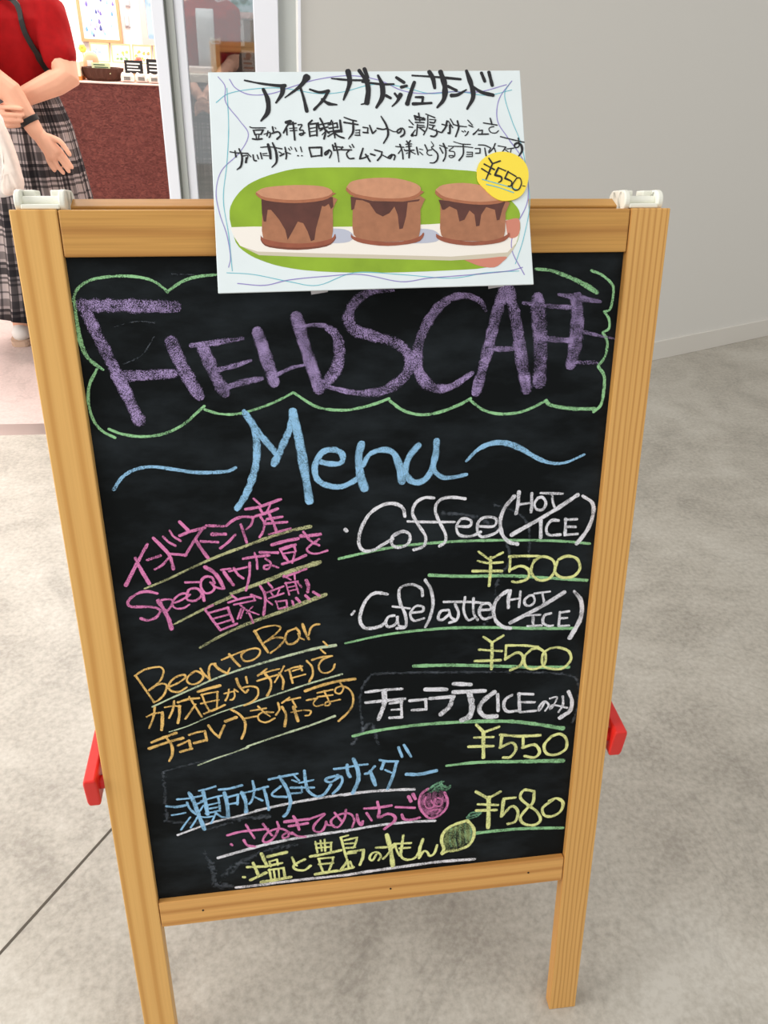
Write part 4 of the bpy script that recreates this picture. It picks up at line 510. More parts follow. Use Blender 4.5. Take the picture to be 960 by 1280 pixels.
LAB = {'cloud': ('cloud_border', 'green chalk cloud outline around the cafe name'), 'title': ('title_lettering', 'broad purple chalk letters FIELDSCAFE'),
 'menu': ('menu_lettering', 'blue chalk word Menu'), 'flourish': ('wavy_flourish', 'blue chalk wavy lines either side of the word Menu'),
 'coffee': ('coffee_lettering', 'white chalk line Coffee (HOT/ICE)'), 'latte': ('latte_lettering', 'white chalk line Cafe latte (HOT/ICE)'),
 'choco': ('chocolate_latte_lettering', 'white chalk Japanese line for chocolate latte, ICE only'), 'greenlines': ('price_underline', 'green chalk underlines in the price column'),
 'prices': ('price_lettering', 'yellow chalk prices 500, 500, 550 and 580 yen'), 'bean': ('bean_to_bar_lettering', 'orange chalk words Bean to Bar'),
 'cacao': ('cacao_lettering', 'orange chalk Japanese line below Bean to Bar'), 'choctext': ('chocolate_lettering', 'lowest orange chalk Japanese line'),
 'palelines': ('orange_text_underline', 'pale green chalk underlines of the orange text'), 'olivelines': ('pink_text_underline', 'olive chalk underlines of the pink text at left'),
 'indonesia': ('indonesia_lettering', 'topmost pink chalk Japanese line'), 'specialty': ('specialty_lettering', 'second pink chalk line beginning Specialty'),
 'roast': ('roast_lettering', 'third pink chalk Japanese line'), 'cider': ('cider_lettering', 'blue chalk Japanese line for fruit cider'),
 'whitelines': ('cider_underline', 'white chalk underlines near the bottom'), 'ichigo': ('strawberry_lettering', 'pink chalk Japanese line beside the strawberry'),
 'lemontext': ('lemon_lettering', 'yellow chalk Japanese line beside the lemon'), 'strawberry': ('strawberry_drawing', 'pink chalk strawberry'),
 'strawberryfill': ('strawberry_shading', 'soft pink chalk filling of the strawberry'), 'lemonwash': ('lemon_wash', 'soft yellow chalk filling of the lemon'),
 'strawberryleaf': ('strawberry_leaf_drawing', 'green chalk leaves of the strawberry'), 'lemon': ('lemon_drawing', 'yellow chalk lemon'),
 'lemonfill': ('lemon_shading', 'green chalk shading and leaf of the lemon'), 'smudge': ('chalk_smudge', 'faint grey smears of wiped chalk')}
PARTL = {'prices': ['yellow chalk price 500 yen under Coffee', 'yellow chalk price 500 yen under Cafe latte', 'yellow chalk price 550 yen', 'yellow chalk price 580 yen']}
for k, (col, pieces) in CHALK.items():
    nm, lb = LAB[k]
    z = -RECESS + (0.00008 if k == 'smudge' else 0.0002 if k in ('cloud', 'lemonfill', 'strawberry', 'palelines', 'olivelines', 'whitelines', 'greenlines') else 0.00045)
    for i, data in enumerate(pieces):
        o = obj(nm, strokes(data, z), CH[col], panel)
        if k in PARTL and len(PARTL[k]) == len(pieces): o['label'] = PARTL[k][i]
        elif len(pieces) == 1: o['label'] = lb
# rear leaf of the A-frame
up_r = Vector((-MB_W.col[1].x * -1, -MB_W.col[1].y, MB_W.col[1].z)); ux = Vector(MB_W.col[0][:3])
up_r = (up_r - ux * up_r.dot(ux)).normalized(); nr = ux.cross(up_r)
RB_W = Matrix(((ux.x, up_r.x, nr.x, 0), (ux.y, up_r.y, nr.y, 0), (ux.z, up_r.z, nr.z, 0), (0, 0, 0, 1)))
RB_W.translation = MB_W @ Vector((0, 0.0435, -TH - 0.0045)); RB = Matrix.Translation(-SIGN_LOC) @ RB_W
obj('rear_post', post(RB_W, -PW, 0, 0, -TH, 0), M['grain_bands'], sign, RB, bevel=0.0012)
obj('rear_post', post(RB_W, Wd, Wd + PW, 0, -TH, 0), M['grain_lines'], sign, RB, bevel=0.0012)
obj('rear_top_rail', bx(0.0007, Wd - 0.0007, -0.0405, 0, -TH + 0.0006, 0), M['grain_rail'], sign, RB, bevel=0.0012)
obj('rear_bottom_rail', bx(0.0007, Wd - 0.0007, -H - 0.082, -H - 0.041, -TH + 0.0006, 0), M['grain_rail_low'], sign, RB, bevel=0.0012)
obj('rear_chalkboard_panel', bx(-0.004, Wd + 0.004, -H - 0.045, -0.036, -TH + 0.008, -0.004), M['board'], sign, RB)
# white plastic hinges on the two top corners
def hinge(a0, a1):
    bm = bmesh.new(); y = 0.0409; w = a1 - a0
    box(bm, a0 + 0.005, a1 - 0.005, y, y + 0.0045, -0.044, -0.003)
    for a in (a0, a1 - 0.0055):
        cyl(bm, (a, y + 0.0068, -0.0125), (a + 0.0055, y + 0.0068, -0.0125), 0.0100, seg=28)
        cyl(bm, (a, y + 0.0068, -0.0335), (a + 0.0055, y + 0.0068, -0.0335), 0.0100, seg=28)
        box(bm, a, a + 0.0055, y - 0.002, y + 0.0168, -0.0335, -0.0125)
    cyl(bm, (a0 + 0.005, y + 0.0072, -0.0135), (a1 - 0.005, y + 0.0072, -0.0135), 0.0042, seg=20)
    cyl(bm, (a0 + 0.005, y + 0.0072, -0.0325), (a1 - 0.005, y + 0.0072, -0.0325), 0.0042, seg=20)
    for b0, b1 in ((a0 + 0.005, a0 + 0.005 + w * 0.24), (a1 - 0.005 - w * 0.24, a1 - 0.005)):
        box(bm, b0, b1, y + 0.0095, y + 0.0166, -0.0355, -0.019)
    box(bm, a0 + w * 0.4, a1 - w * 0.4, y + 0.004, y + 0.010, -0.034, -0.012)
    return obj('hinge', bm, M['white_plastic'], sign, MB, bevel=0.0012)
h1 = hinge(-0.0360, 0.0075); h2 = hinge(Wd - 0.006, Wd + 0.0335)
h1['label'] = 'white plastic hinge on the left corner'; h2['label'] = 'white plastic hinge on the right corner'
# red folding stays at either side
def stay(a0, a1, side):
    p = MB_W @ Vector(((a0 + a1) / 2, -0.597, 0.0)); q = MB_W @ Vector(((a0 + a1) / 2, -0.597, -TH * .5))
    # rear leg at the same height
    t = (p.z - RB_W.translation.z) / up_r.z; yr = (RB_W.translation + up_r * t).y + 0.012
    hw = abs(a1 - a0) / 2; bm = bmesh.new(); rings = []
    prof = [(-0.021, 0.75), (-0.012, 1), (0.012, 1), (0.0225, 0.8)]
    for yy, dz in ((p.y - 0.004, 0.0), (p.y + 0.03, 0.001), (yr - 0.02, 0.004), (yr + 0.012, 0.006)):
        r = []
        for z, s in ((-0.0225, 0.82), (-0.016, 1.0), (0.016, 1.0), (0.0225, 0.85)): r.append((p.x - hw * s, yy, p.z + z * (1 - dz * 12)))
        for z, s in ((0.0225, 0.85), (0.016, 1.0), (-0.016, 1.0), (-0.0225, 0.82)): r.append((p.x + hw * s, yy, p.z + z * (1 - dz * 12)))
        rings.append([Vector(v) - SIGN_LOC for v in r])
    loft(bm, rings)
    o = obj('folding_stay', bm, M['red_plastic'], sign, bevel=0.0025, seg=3)
    s = -side
    for yy in (p.y + 0.013, yr):
        bm = bmesh.new(); c = Vector((p.x, yy, p.z)) - SIGN_LOC
        cyl(bm, c + Vector((s * hw * .9, 0, 0)), c + Vector((s * (hw + 0.0085), 0, 0)), 0.008, seg=20)
        cyl(bm, c - Vector((s * hw * .9, 0, 0)), c - Vector((s * (hw + 0.0015), 0, 0)), 0.006, seg=20)
        obj('pivot', bm, M['red_plastic'], o)
    return o
s1 = stay(-0.063, -0.047, -1); s2 = stay(0.5855, 0.6035, 1)
s1['label'] = 'red plastic stay beside the left legs'; s2['label'] = 'red plastic stay beside the right legs'
# two small wood knots / plugs on the bottom rail
for a in (0.055, 0.30, 0.49):
    bm = bmesh.new(); cyl(bm, (a, -H - 0.02, -0.0008), (a, -H - 0.02, -0.0002), 0.0014, seg=12); obj('nail_hole', bm, M['strap'], sign, MB)

# ------------------------------------------------------------------ poster leaning over the top rail
PLOC = MP_W.translation.copy(); PLOC.z = 0
poster = thing('poster', 'white hand-lettered poster showing three chocolate ice cream sandwiches leaning on sign top', 'poster', PLOC)
MP = Matrix.Translation(-PLOC) @ MP_W
bm = bmesh.new(); n = 24; rings = []
box(bm, 0, A4[0], -A4[1], 0, -0.0018, 0)
sheet = obj('paper_sheet', bm, M['paper'], poster, MP, bevel=0.0005)
order = [k for k, _, _ in POLYS]
def poly_mesh(name, sel, z0, parent, mats, thick=0.00006):
    bm = bmesh.new(); ml = list(dict.fromkeys(c for nm, c, p in POLYS if nm == sel)); z = z0
    for nm, c, p in POLYS:
        if nm != sel: continue
        cor = c in ('photo',); pts = catmull([(x, y, 0) for x, y in p] + [(p[0][0], p[0][1], 0)], 3)[:-1] if c not in ('drip', 'plate', 'plateedge') else [Vector((x, y, 0)) for x, y in p]
        lo = [bm.verts.new((q.x, q.y, z0 - thick)) for q in pts]; hi = [bm.verts.new((q.x, q.y, z)) for q in pts]
        f = bm.faces.new(hi); f.material_index = ml.index(c)
        for i in range(len(pts)):
            g_ = bm.faces.new((lo[i], lo[(i + 1) % len(pts)], hi[(i + 1) % len(pts)], hi[i])); g_.material_index = ml.index(c)
        z += 0.00003
    o = obj(name, bm, [mats[c] for c in ml], parent); return o
ph = poly_mesh('printed_photo', 'photo', 0.0001, sheet, PRINT); ph['label'] = 'printed photo of three ice cream biscuit sandwiches on a white board over green grass'
st = poly_mesh('price_sticker', 'sticker', 0.0018, poster, PRINT, 0.0010); st.matrix_local = MP; st['label'] = 'round yellow price sticker'
PL = {'letters': ('lettering', 'black brush-pen Japanese lettering'), 'purplewave': ('purple_border_line', 'thin purple wavy border lines'), 'tealwave': ('teal_border_line', 'thin teal wavy border lines')}
for k, (nm, lb) in PL.items():
    for data in POSTER[k][1]:
        o = obj(nm, strokes(data, 0.0003 if k == 'letters' else 0.00015, 0.000008), INK[POSTER[k][0]], sheet)
        if k == 'letters': o['label'] = lb
o = obj('price_lettering', strokes(POSTER['pricetext'][1][0], 0.0021, 0.00001), INK['ink'], st); o['label'] = 'black handwritten price 550 yen'
o = obj('price_underline', strokes(POSTER['priceline'][1][0], 0.0020, 0.00001), INK['teal'], st); o['label'] = 'two teal underlines'
for fx in (0.085, 0.262):      # tape from the poster's lower edge to the board
    bm = bmesh.new(); a = MP_W @ Vector((fx, -A4[1] + 0.006, -0.0022)); b = MP_W @ Vector((fx + 0.018, -A4[1] + 0.006, -0.0022))
    inv = MB_W.inverted(); la, lb_ = inv @ a, inv @ b
    e0 = MB_W @ Vector((la.x, la.y - 0.005, -RECESS + 0.0006)); e1 = MB_W @ Vector((lb_.x, lb_.y - 0.005, -RECESS + 0.0006))
    f0 = MB_W @ Vector((la.x + .001, la.y - 0.012, -RECESS + 0.0006)); f1 = MB_W @ Vector((lb_.x - .001, lb_.y - 0.010, -RECESS + 0.0006))
    vs = [bm.verts.new(v - PLOC) for v in (a, b, e1, e0, f1, f0)]
    bm.faces.new((vs[0], vs[1], vs[2], vs[3])); bm.faces.new((vs[3], vs[2], vs[4], vs[5]))
    o = obj('tape_strip', bm, M['tape'], poster)
    sm = o.modifiers.new('s', 'SOLIDIFY'); sm.thickness = 0.0003

# ------------------------------------------------------------------ people
TORSO = [(.70, .150, .105), (.78, .160, .112), (.86, .145, .10), (.93, .122, .088), (1.0, .128, .092), (1.08, .146, .10), (1.15, .152, .095), (1.195, .120, .070), (1.225, .06, .052)]
def torso_r(z):
    for (z0, a0, b0), (z1, a1, b1) in zip(TORSO, TORSO[1:]):
        if z0 <= z <= z1:
            t = (z - z0) / (z1 - z0); return a0 + (a1 - a0) * t, b0 + (b1 - b0) * t
    return TORSO[-1][1:]
def person(loc, rotz, label, pose, skirt_hem=0.30):
    t = thing('person', label, 'person', loc); t.rotation_euler = (0, 0, rotz)
    bm = bmesh.new()
    loft(bm, [oval((0, 0, z), rx, ry, 28) for z, rx, ry in TORSO])
    limb(bm, [(0, -.01, 1.18), (0, .012, 1.30)], [.055, .047])
    ball(bm, (0, .02, 1.385), .070, .086, .105); limb(bm, [(0, .07, 1.32), (0, .055, 1.31)], [.032, .04])
    limb(bm, [(0, .100, 1.395), (0, .116, 1.362)], [.007, .012])
    for s in (-1, 1):
        limb(bm, [(s * .070, .012, 1.40), (s * .074, .006, 1.37)], [.012, .010])
        fx = pose['feet'][0 if s < 0 else 1]
        limb(bm, [(s * .078, 0, .76), ((s * .078 + fx[0]) / 2, .01 + fx[1] / 2, .42), (fx[0], fx[1], .075)], [.082, .054, .034])
        limb(bm, [(fx[0], fx[1] - .02, .042), (fx[0] + s * .012, fx[1] + .12, .034)], [.031, .030])
    for arm in pose['arms']:
        limb(bm, arm['pts'], arm['rad'])
        for fpts, r in arm['fingers']: limb(bm, catmull(fpts, 3), [r * (1 - .22 * i / (len(catmull(fpts, 3)) - 1)) for i in range(len(catmull(fpts, 3)))], 10)
        if arm.get('palm'): 
            for pp, rr in arm['palm']: limb(bm, pp, rr)
    body = obj('body', fused(bm, 0.0031, 4), M['skin'], t, smooth=True)
    for s in (-1, 1):
        bm = bmesh.new(); ball(bm, (s * .028, .094, 1.402), .011, .008, .007); obj('eye', bm, M['eye'], body, smooth=True)
    bm = bmesh.new(); limb(bm, [(-.020, .100, 1.335), (0, .105, 1.334), (.020, .100, 1.335)], [.004, .006, .004]); obj('mouth', bm, M['lip'], body, smooth=True)
    bm = bmesh.new()           # bobbed hair
    for i in range(1, 15):
        pass
    rings = []
    for i in range(0, 13):
        a = 0.15 + i * 0.145; z = 1.395 + .122 * math.cos(a) if i < 11 else 1.395 + .122 * math.cos(.15 + 10 * .145) - (i - 10) * .035
        r = math.sin(min(a, 1.65)); ring = []
        for k in range(28):
            th = 2 * PI * k / 28; front = max(0, math.sin(th)) ** 3
            ring.append((.083 * r * math.cos(th) * (1 + .04 * math.sin(7 * th)), -.002 + .100 * r * math.sin(th) - front * (.02 + .05 * max(0, (1.44 - z) / .1)) * 1.0, z))
        rings.append(ring)
    loft(bm, rings); obj('hair', bm, M['hair'], t, smooth=True)
    # clothes
    bm = bmesh.new()
    loft(bm, [oval((0, 0, z), rx + (.020 if z < 1.18 else .013), ry + (.020 if z < 1.18 else .013), 28) for z, rx, ry in TORSO if z > .9])
    for arm in pose['arms']:
        sh, el = Vector(arm['pts'][0]), Vector(arm['pts'][1]); e = sh.lerp(el, .66)
        limb(bm, [sh + (Vector((0, 0, 1.17)) - sh) * .25, sh, sh.lerp(el, .35), e], [.055, .064, .060, .060])
    sb = fused(bm, 0.007, 3)
    for v in sb.verts:         # hanging folds of the knit
        k = mnoise.noise(Vector((v.co.x * 16, v.co.y * 16, v.co.z * 4.5))); v.co += v.normal * 0.012 * k
    obj('shirt', sb, M['red_cloth'], t, smooth=True)
    if pose.get('tee'):
        bm = bmesh.new(); rings = []
        for z in (.90, .98, 1.06, 1.14, 1.185):
            rx, ry = torso_r(z); rx += .032; ry += .032; r = []
            for x in (-.075, -.05, -.025, 0, .012): r.append((x, ry * math.sqrt(1 - (x / rx) ** 2), z))
            for x in (.012, 0, -.025, -.05, -.075): r.append((x, ry * math.sqrt(1 - (x / rx) ** 2) - .03, z))
            rings.append(r)
        loft(bm, rings); o = obj('undershirt', bm, M['white_cloth'], t, smooth=True); o['label'] = 'white top showing between the open red front'
    bm = bmesh.new(); uvl = bm.loops.layers.uv.new('UVMap'); rings = []; n = 132
    prof = [(.945, .128, .095), (.90, .142, .108), (.82, .166, .13), (.70, .182, .15), (.55, .198, .165), (.38, .222, .19), (.25, .244, .212), (pose.get('hem', .165), .262, .232)]
    for z, rx, ry in prof:
        amp = .0015 + .012 * (0.945 - z) / .83
        rings.append([((rx + amp * math.cos(22 * 2 * PI * k / n)) * math.cos(2 * PI * k / n), (ry + amp * math.cos(22 * 2 * PI * k / n)) * math.sin(2 * PI * k / n), z + (.004 * math.cos(44 * PI * k / n) if z < .2 else 0)) for k in range(n)])
    R = loft(bm, rings, cap=False)
    for f in bm.faces:
        for l in f.loops:
            i = l.vert.index
    bm.verts.index_update()
    for f in bm.faces:
        ids = [l.vert.index for l in f.loops]; ks = [i % n for i in ids]; wrap = max(ks) - min(ks) > n / 2
        for l, k in zip(f.loops, ks): l[uvl].uv = (((k + n) if (wrap and k < n / 2) else k) / n * 1.32, l.vert.co.z)
    o = obj('skirt', bm, M['plaid'], t, smooth=True); sm = o.modifiers.new('s', 'SOLIDIFY'); sm.thickness = 0.003; o['label'] = 'grey and black plaid pleated skirt'
    for i, s in enumerate((-1, 1)):
        fx = pose['feet'][i]; bm = bmesh.new()
        limb(bm, [(fx[0], fx[1] - .03, .045), (fx[0] + s * .005, fx[1] + .05, .046), (fx[0] + s * .012, fx[1] + .125, .036)], [.036, .040, .038])
        bmesh.ops.bisect_plane(bm, geom=bm.verts[:] + bm.edges[:] + bm.faces[:], plane_co=(0, 0, .012), plane_no=(0, 0, -1), clear_outer=True)
        sh = obj('shoe', bm, M['shoe'], t, smooth=True)
        bm = bmesh.new(); sg = lambda v: math.copysign(abs(v) ** .55, v); out = [(fx[0] + .045 * sg(math.cos(a)), fx[1] + .045 + .121 * sg(math.sin(a))) for a in [2 * PI * k / 28 for k in range(28)]]
        loft(bm, [[(x, y, z) for x, y in out] for z in (0, .022)]); obj('sole', bm, M['sole'], sh)
        bm = bmesh.new(); tube(bm, [(fx[0] - .040, fx[1] + .01, .03), (fx[0] - .03, fx[1] + .02, .075), (fx[0], fx[1] + .03, .088), (fx[0] + .03, fx[1] + .02, .075), (fx[0] + .040, fx[1] + .01, .03)], .006); obj('shoe_strap', bm, M['shoe_pink'], sh)
    return t, body
PC = Vector((-0.72, 2.70, 0))
def L_(p): return tuple(Vector(p) - PC)
left = {'pts': [(-.150, -.01, 1.165), L_((-.815, 2.475, 1.045)), L_((-0.6758, 2.4700, 0.9449)), L_((-0.6162, 2.4600, 0.8302))], 'rad': [.052, .044, .038, .0255],
 'palm': [([L_((-0.6162, 2.4600, 0.8302)), L_((-0.5846, 2.4500, 0.7689))], [.021, .017]), ([L_((-0.6069, 2.4600, 0.8257)), L_((-0.5599, 2.4500, 0.7771))], [.020, .018]), ([L_((-0.5982, 2.4550, 0.8120)), L_((-0.5751, 2.4500, 0.7642))], [.02, .017])],
 'fingers': [([L_((-0.5949, 2.4500, 0.7686)), L_((-0.5889, 2.4450, 0.7397)), L_((-0.5754, 2.4370, 0.7187))], .0085), ([L_((-0.5777, 2.4500, 0.7642)), L_((-0.5661, 2.4440, 0.7354)), L_((-0.5475, 2.4350, 0.7122))], .0092),
  ([L_((-0.5608, 2.4500, 0.7721)), L_((-0.5443, 2.4440, 0.7411)), L_((-0.5283, 2.4350, 0.7178))], .0092), ([L_((-0.5512, 2.4500, 0.7823)), L_((-0.5314, 2.4430, 0.7541)), L_((-0.5157, 2.4350, 0.7308))], .0088),
  ([L_((-0.5822, 2.4600, 0.8216)), L_((-0.5452, 2.4450, 0.8102)), L_((-0.5295, 2.4400, 0.7918)), L_((-0.5166, 2.4350, 0.7707))], .0098)]}
right = {'pts': [(.150, -.005, 1.165), L_((-.522, 2.60, .985)), L_((-0.6635, 2.5450, 0.9244))], 'rad': [.052, .044, .030],
 'palm': [([L_((-0.6748, 2.5450, 0.9193)), L_((-0.7201, 2.5350, 0.8852))], [.025, .022]), ([L_((-0.6819, 2.5450, 0.9095)), L_((-0.7187, 2.5300, 0.8617))], [.022, .02])],
 'fingers': [([L_((-0.7258, 2.5300, 0.8999)), L_((-0.7186, 2.4750, 0.9011)), L_((-0.6839, 2.4320, 0.9068)), L_((-0.6408, 2.4250, 0.9044))], .0088), ([L_((-0.7294, 2.5300, 0.8830)), L_((-0.7227, 2.4750, 0.8821)), L_((-0.6884, 2.4320, 0.8858)), L_((-0.6419, 2.4240, 0.8859))], .0090),
  ([L_((-0.7305, 2.5300, 0.8661)), L_((-0.7213, 2.4750, 0.8656)), L_((-0.6874, 2.4320, 0.8671)), L_((-0.6477, 2.4240, 0.8694))], .0088), ([L_((-0.7259, 2.5300, 0.8518)), L_((-0.7173, 2.4750, 0.8490)), L_((-0.6867, 2.4350, 0.8502)), L_((-0.6592, 2.4280, 0.8544))], .0080),
  ([L_((-0.6821, 2.5450, 0.9332)), L_((-0.6710, 2.5150, 0.9503)), L_((-0.6874, 2.4900, 0.9611))], .010)]}
p1, body1 = person(PC, 0, 'person in red shirt and plaid skirt seen from behind, hands clasped behind back', {'feet': [(-.165, .03), (.06, .03)], 'arms': [left, right]})
bm = bmesh.new(); a = Vector(L_((-0.6326, 2.4620, 0.8654))); d = (Vector(L_((-0.6162, 2.4600, 0.8302))) - Vector(L_((-0.6758, 2.4700, 0.9449)))).normalized()
cyl(bm, a - d * .009, a + d * .009, .0335, .0318, 32); obj('wristband', bm, M['black'], p1, bevel=.002)
bm = bmesh.new(); rings = []   # crossbody strap over the back
pts = catmull([(-.105, 1.215), (-.07, 1.20)] + [(Vector(q).x + .72, Vector(q).z) for q in ((-0.6557, 2.5800, 1.1973), (-0.6301, 2.5800, 1.1073), (-0.6036, 2.5800, 1.0385), (-0.5860, 2.5800, 0.9835))] + [(.115, .93)], 5)
for i, q in enumerate(pts):
    x, z = q.x, q.y; rx, ry = torso_r(z); rx += .022; ry += .026
    y = -ry * math.sqrt(max(.05, 1 - min(.95, (x / rx) ** 2))); hw = .0075 if i < len(pts) * .62 else .011
    rings.append([(x - hw, y - .002, z - hw * .5), (x + hw, y - .002, z + hw * .5), (x + hw, y + .006, z + hw * .5), (x - hw, y + .006, z - hw * .5)])
loft(bm, rings); o = obj('bag_strap', bm, M['strap'], p1); o['label'] = 'black leather crossbody strap'
# added stand-in for a reflection in the glass: a figure inside the shop
PC2 = Vector((-0.175, 4.30, 0))
def hand2(s):
    w = Vector((-s * .0 + s * .030, .19, .800))
    return {'pts': [(s * .150, 0, 1.165), (s * .150, .03, .945), (s * .028, .19, .815)], 'rad': [.052, .042, .027],
            'palm': [([(s * .028, .19, .812), (-s * .005, .215, .775)], [.024, .022])],
            'fingers': [([(-s * .004, .215 + .004 * j, .785 - .014 * j), (-s * .030, .225 + s * .004, .772 - .014 * j), (-s * .042, .212, .756 - .014 * j)], .0085) for j in range(4)] + [([(s * .02, .20, .80), (0, .222, .80), (-s * .02, .225, .79)], .009)]}
p2, body2 = person(PC2, PI, 'added figure behind the glass pane standing in for the reflection of a person in open red shirt over white top', {'feet': [(-.085, .03), (.085, .03)], 'arms': [hand2(-1), hand2(1)], 'tee': True})
# cloth bag hanging beside the first person
def pillow(bm, outline, y, th, mi=0):
    c = sum((Vector((x, 0, z)) for x, z in outline), Vector()) / len(outline)
    pts = catmull([(x, 0, z) for x, z in outline] + [(outline[0][0], 0, outline[0][1])], 4)[:-1]
    rings = [[(c.x + (p.x - c.x) * s, y + yy, c.z + (p.z - c.z) * s) for p in pts] for s, yy in ((.35, -th * .5), (.7, -th * .46), (.92, -th * .3), (1, 0), (.92, th * .3), (.7, th * .46), (.35, th * .5))]
    loft(bm, rings)
bag_loc = Vector((-0.78, 2.352, 0))
bag = thing('cloth_bag', 'white cloth bag with cream folded edge hanging at left side of person in plaid skirt', 'bag', bag_loc)
def OUT(*pp): return [(p[0] - bag_loc.x, p[2]) for p in pp]
bm = bmesh.new(); pillow(bm, OUT((-0.7634, 2.3650, 0.9019), (-0.6922, 2.3650, 0.8999), (-0.6851, 2.3650, 0.8427), (-0.6904, 2.3650, 0.7475), (-0.6990, 2.3650, 0.6582), (-0.7730, 2.3650, 0.6439), (-0.8539, 2.3650, 0.6420), (-0.8309, 2.3650, 0.7795)), 0, .085)
for v in bm.verts: v.co.y += .006 * mnoise.noise(Vector((v.co.x * 30, 0, v.co.z * 9)))
obj('bag_body', bm, M['white_cloth'], bag, smooth=True)
bm = bmesh.new(); pillow(bm, OUT((-0.6960, 2.3650, 0.9043), (-0.6786, 2.3650, 0.8730), (-0.6664, 2.3650, 0.8270), (-0.6553, 2.3650, 0.7606), (-0.6515, 2.3650, 0.6919), (-0.6658, 2.3650, 0.6716), (-0.7041, 2.3650, 0.6581), (-0.7218, 2.3650, 0.6702), (-0.7029, 2.3650, 0.7472), (-0.6974, 2.3650, 0.8307)), -.03, .07)
for v in bm.verts: v.co.y += .012 * mnoise.noise(Vector((v.co.x * 60 + v.co.z * 18, 3, v.co.z * 7)))
o = obj('folded_edge', bm, M['cream'], bag, smooth=True); o['label'] = 'cream folded cloth edge'
for dx in (-.018, .008):       # two straps over the shoulder
    bm = bmesh.new()
    tube(bm, catmull([Vector(q) + Vector((dx, 0, 0)) - bag_loc for q in ((-.762, 2.354, .835), (-.772, 2.362, .90), (-.800, 2.388, 1.0), (-.820, 2.405, 1.06), (-.826, 2.455, 1.135), (-.840, 2.55, 1.198), (-.850, 2.63, 1.240), (-.853, 2.69, 1.256), (-.850, 2.755, 1.238), (-.846, 2.785, 1.18), (-.842, 2.80, 1.12))], 6), .0055)
    obj('strap', bm, M['cream'], bag, smooth=True)

# ------------------------------------------------------------------ shop counter and goods
ct = thing('shop_counter', 'red-brown rough plastered shop counter under the goods behind the person', 'counter', (-0.9, 3.85, 0))
obj('counter_body', bx(-1.3, .60, -.25, .09, 0, .884), M['counter'], ct)
obj('counter_top', bx(-1.31, .61, -.256, .10, .884, .889), M['counter_top'], ct, bevel=.001)
ZT = .889
def loc_bm(f):
    bm = bmesh.new(); f(bm); return bm
# stepped riser at the back of the counter
ri = thing('display_riser', 'pale pink stepped display riser at the back of the counter', 'display stand', (-.50, 3.85, ZT))
obj('step', bx(-.30, .40, -.012, .088, 0, .060), plain('riser_pink', (246, 226, 214), .6, .3), ri, bevel=.003)
obj('lower_step', bx(-.20, .40, -.055, -.0125, 0, .035), plain('riser_cream', (250, 236, 216), .6, .3), ri, bevel=.003)
CARD = [((186, 204, 214), (150, 176, 196), 'pale blue picture card in light wood frame, leftmost on the riser'), ((120, 160, 110), (196, 206, 110), 'green picture card in light wood frame, second on the riser'),
        ((232, 178, 90), (206, 150, 120), 'orange spotted picture card in light wood frame, third on the riser'), ((222, 130, 110), (210, 160, 110), 'red spotted picture card in light wood frame, beside the door edge')]
for i, (c1, c2, lb) in enumerate(CARD):
    x = -.628 + i * .098; t = thing('picture_card', lb, 'picture card', (x, 3.885, ZT + .0605), 'framed picture cards on the counter riser'); t.rotation_euler = (-.18, 0, 0); t.scale = (.9, 1, .9)
    bm = bmesh.new()
    for b in ((-.050, .050, 0, .008, 0, .006), (-.050, .050, 0, .008, .084, .090), (-.050, -.044, 0, .008, .006, .084), (.044, .050, 0, .008, .006, .084)): box(bm, *b)
    obj('frame', bm, M['lightwood'], t)
    obj('picture', bx(-.044, .044, .003, .007, .006, .084), plain('card_paper', (250, 236, 226), .6, .3), t)
    bm = bmesh.new(); random.seed(i + 3)
    for k in range(11):
        cx, cz, r = random.uniform(-.034, .034), random.uniform(.016, .060), random.uniform(.004, .009); mi = k % 2
        vs = [bm.verts.new((cx + r * math.cos(2 * PI * q / 9), .0027 - k * .00005, cz + r * .9 * math.sin(2 * PI * q / 9))) for q in range(9)]
        lo = [bm.verts.new((v.co.x, .0031, v.co.z)) for v in vs]
        f = bm.faces.new(vs); f.material_index = mi
        for q in range(9): g_ = bm.faces.new((vs[q], vs[(q + 1) % 9], lo[(q + 1) % 9], lo[q])); g_.material_index = mi
    obj('print', bm, [plain('print_a', c1, .6, .2), plain('print_b', c2, .6, .2)], t)
bk = thing('basket', 'dark brown woven basket with green label card on the counter', 'basket', (-.592, 3.70, ZT))
bm = bmesh.new(); rings = []
for z, rx, ry in ((0, .070, .045), (.012, .082, .052), (.035, .090, .058), (.052, .092, .060)):
    rings.append([(rx * math.cos(a) * (1 + .025 * math.cos(24 * a + z * 300)), ry * math.sin(a) * (1 + .025 * math.cos(24 * a + z * 300)), z) for a in [2 * PI * k / 96 for k in range(96)]])
rings += [oval((0, 0, .052), .083, .052, 96), oval((0, 0, .008), .070, .044, 96)]
loft(bm, rings); obj('basket_body', bm, plain('brown_wicker', (74, 42, 30), .6, .3), bk)
o = obj('label_card', bx(-.038, .042, -.055, -.051, .022, .066), plain('label_green', (196, 204, 160), .5, .3), bk); o.rotation_euler = (-.15, 0, 0)
bm = bmesh.new()
for k, (x0, x1, z) in enumerate(((-.030, .020, .056), (-.026, .034, .046), (-.032, .010, .036), (.016, .034, .036))): box(bm, x0, x1, -.0565, -.0548, z, z + .004)
obj('label_writing', bm, plain('label_ink', (70, 90, 70), .6, .2), o)
gb = thing('gift_box', 'orange and white box with round yellow emblem at the counter edge', 'box', (-.728, 3.69, ZT))
obj('box_base', bx(-.055, .045, -.04, .05, 0, .075), plain('box_cream', (250, 226, 196), .6, .3), gb, bevel=.002)
obj('box_band', bx(-.0565, .0465, -.0415, .0515, 0, .016), plain('box_orange', (226, 132, 62), .6, .3), gb)
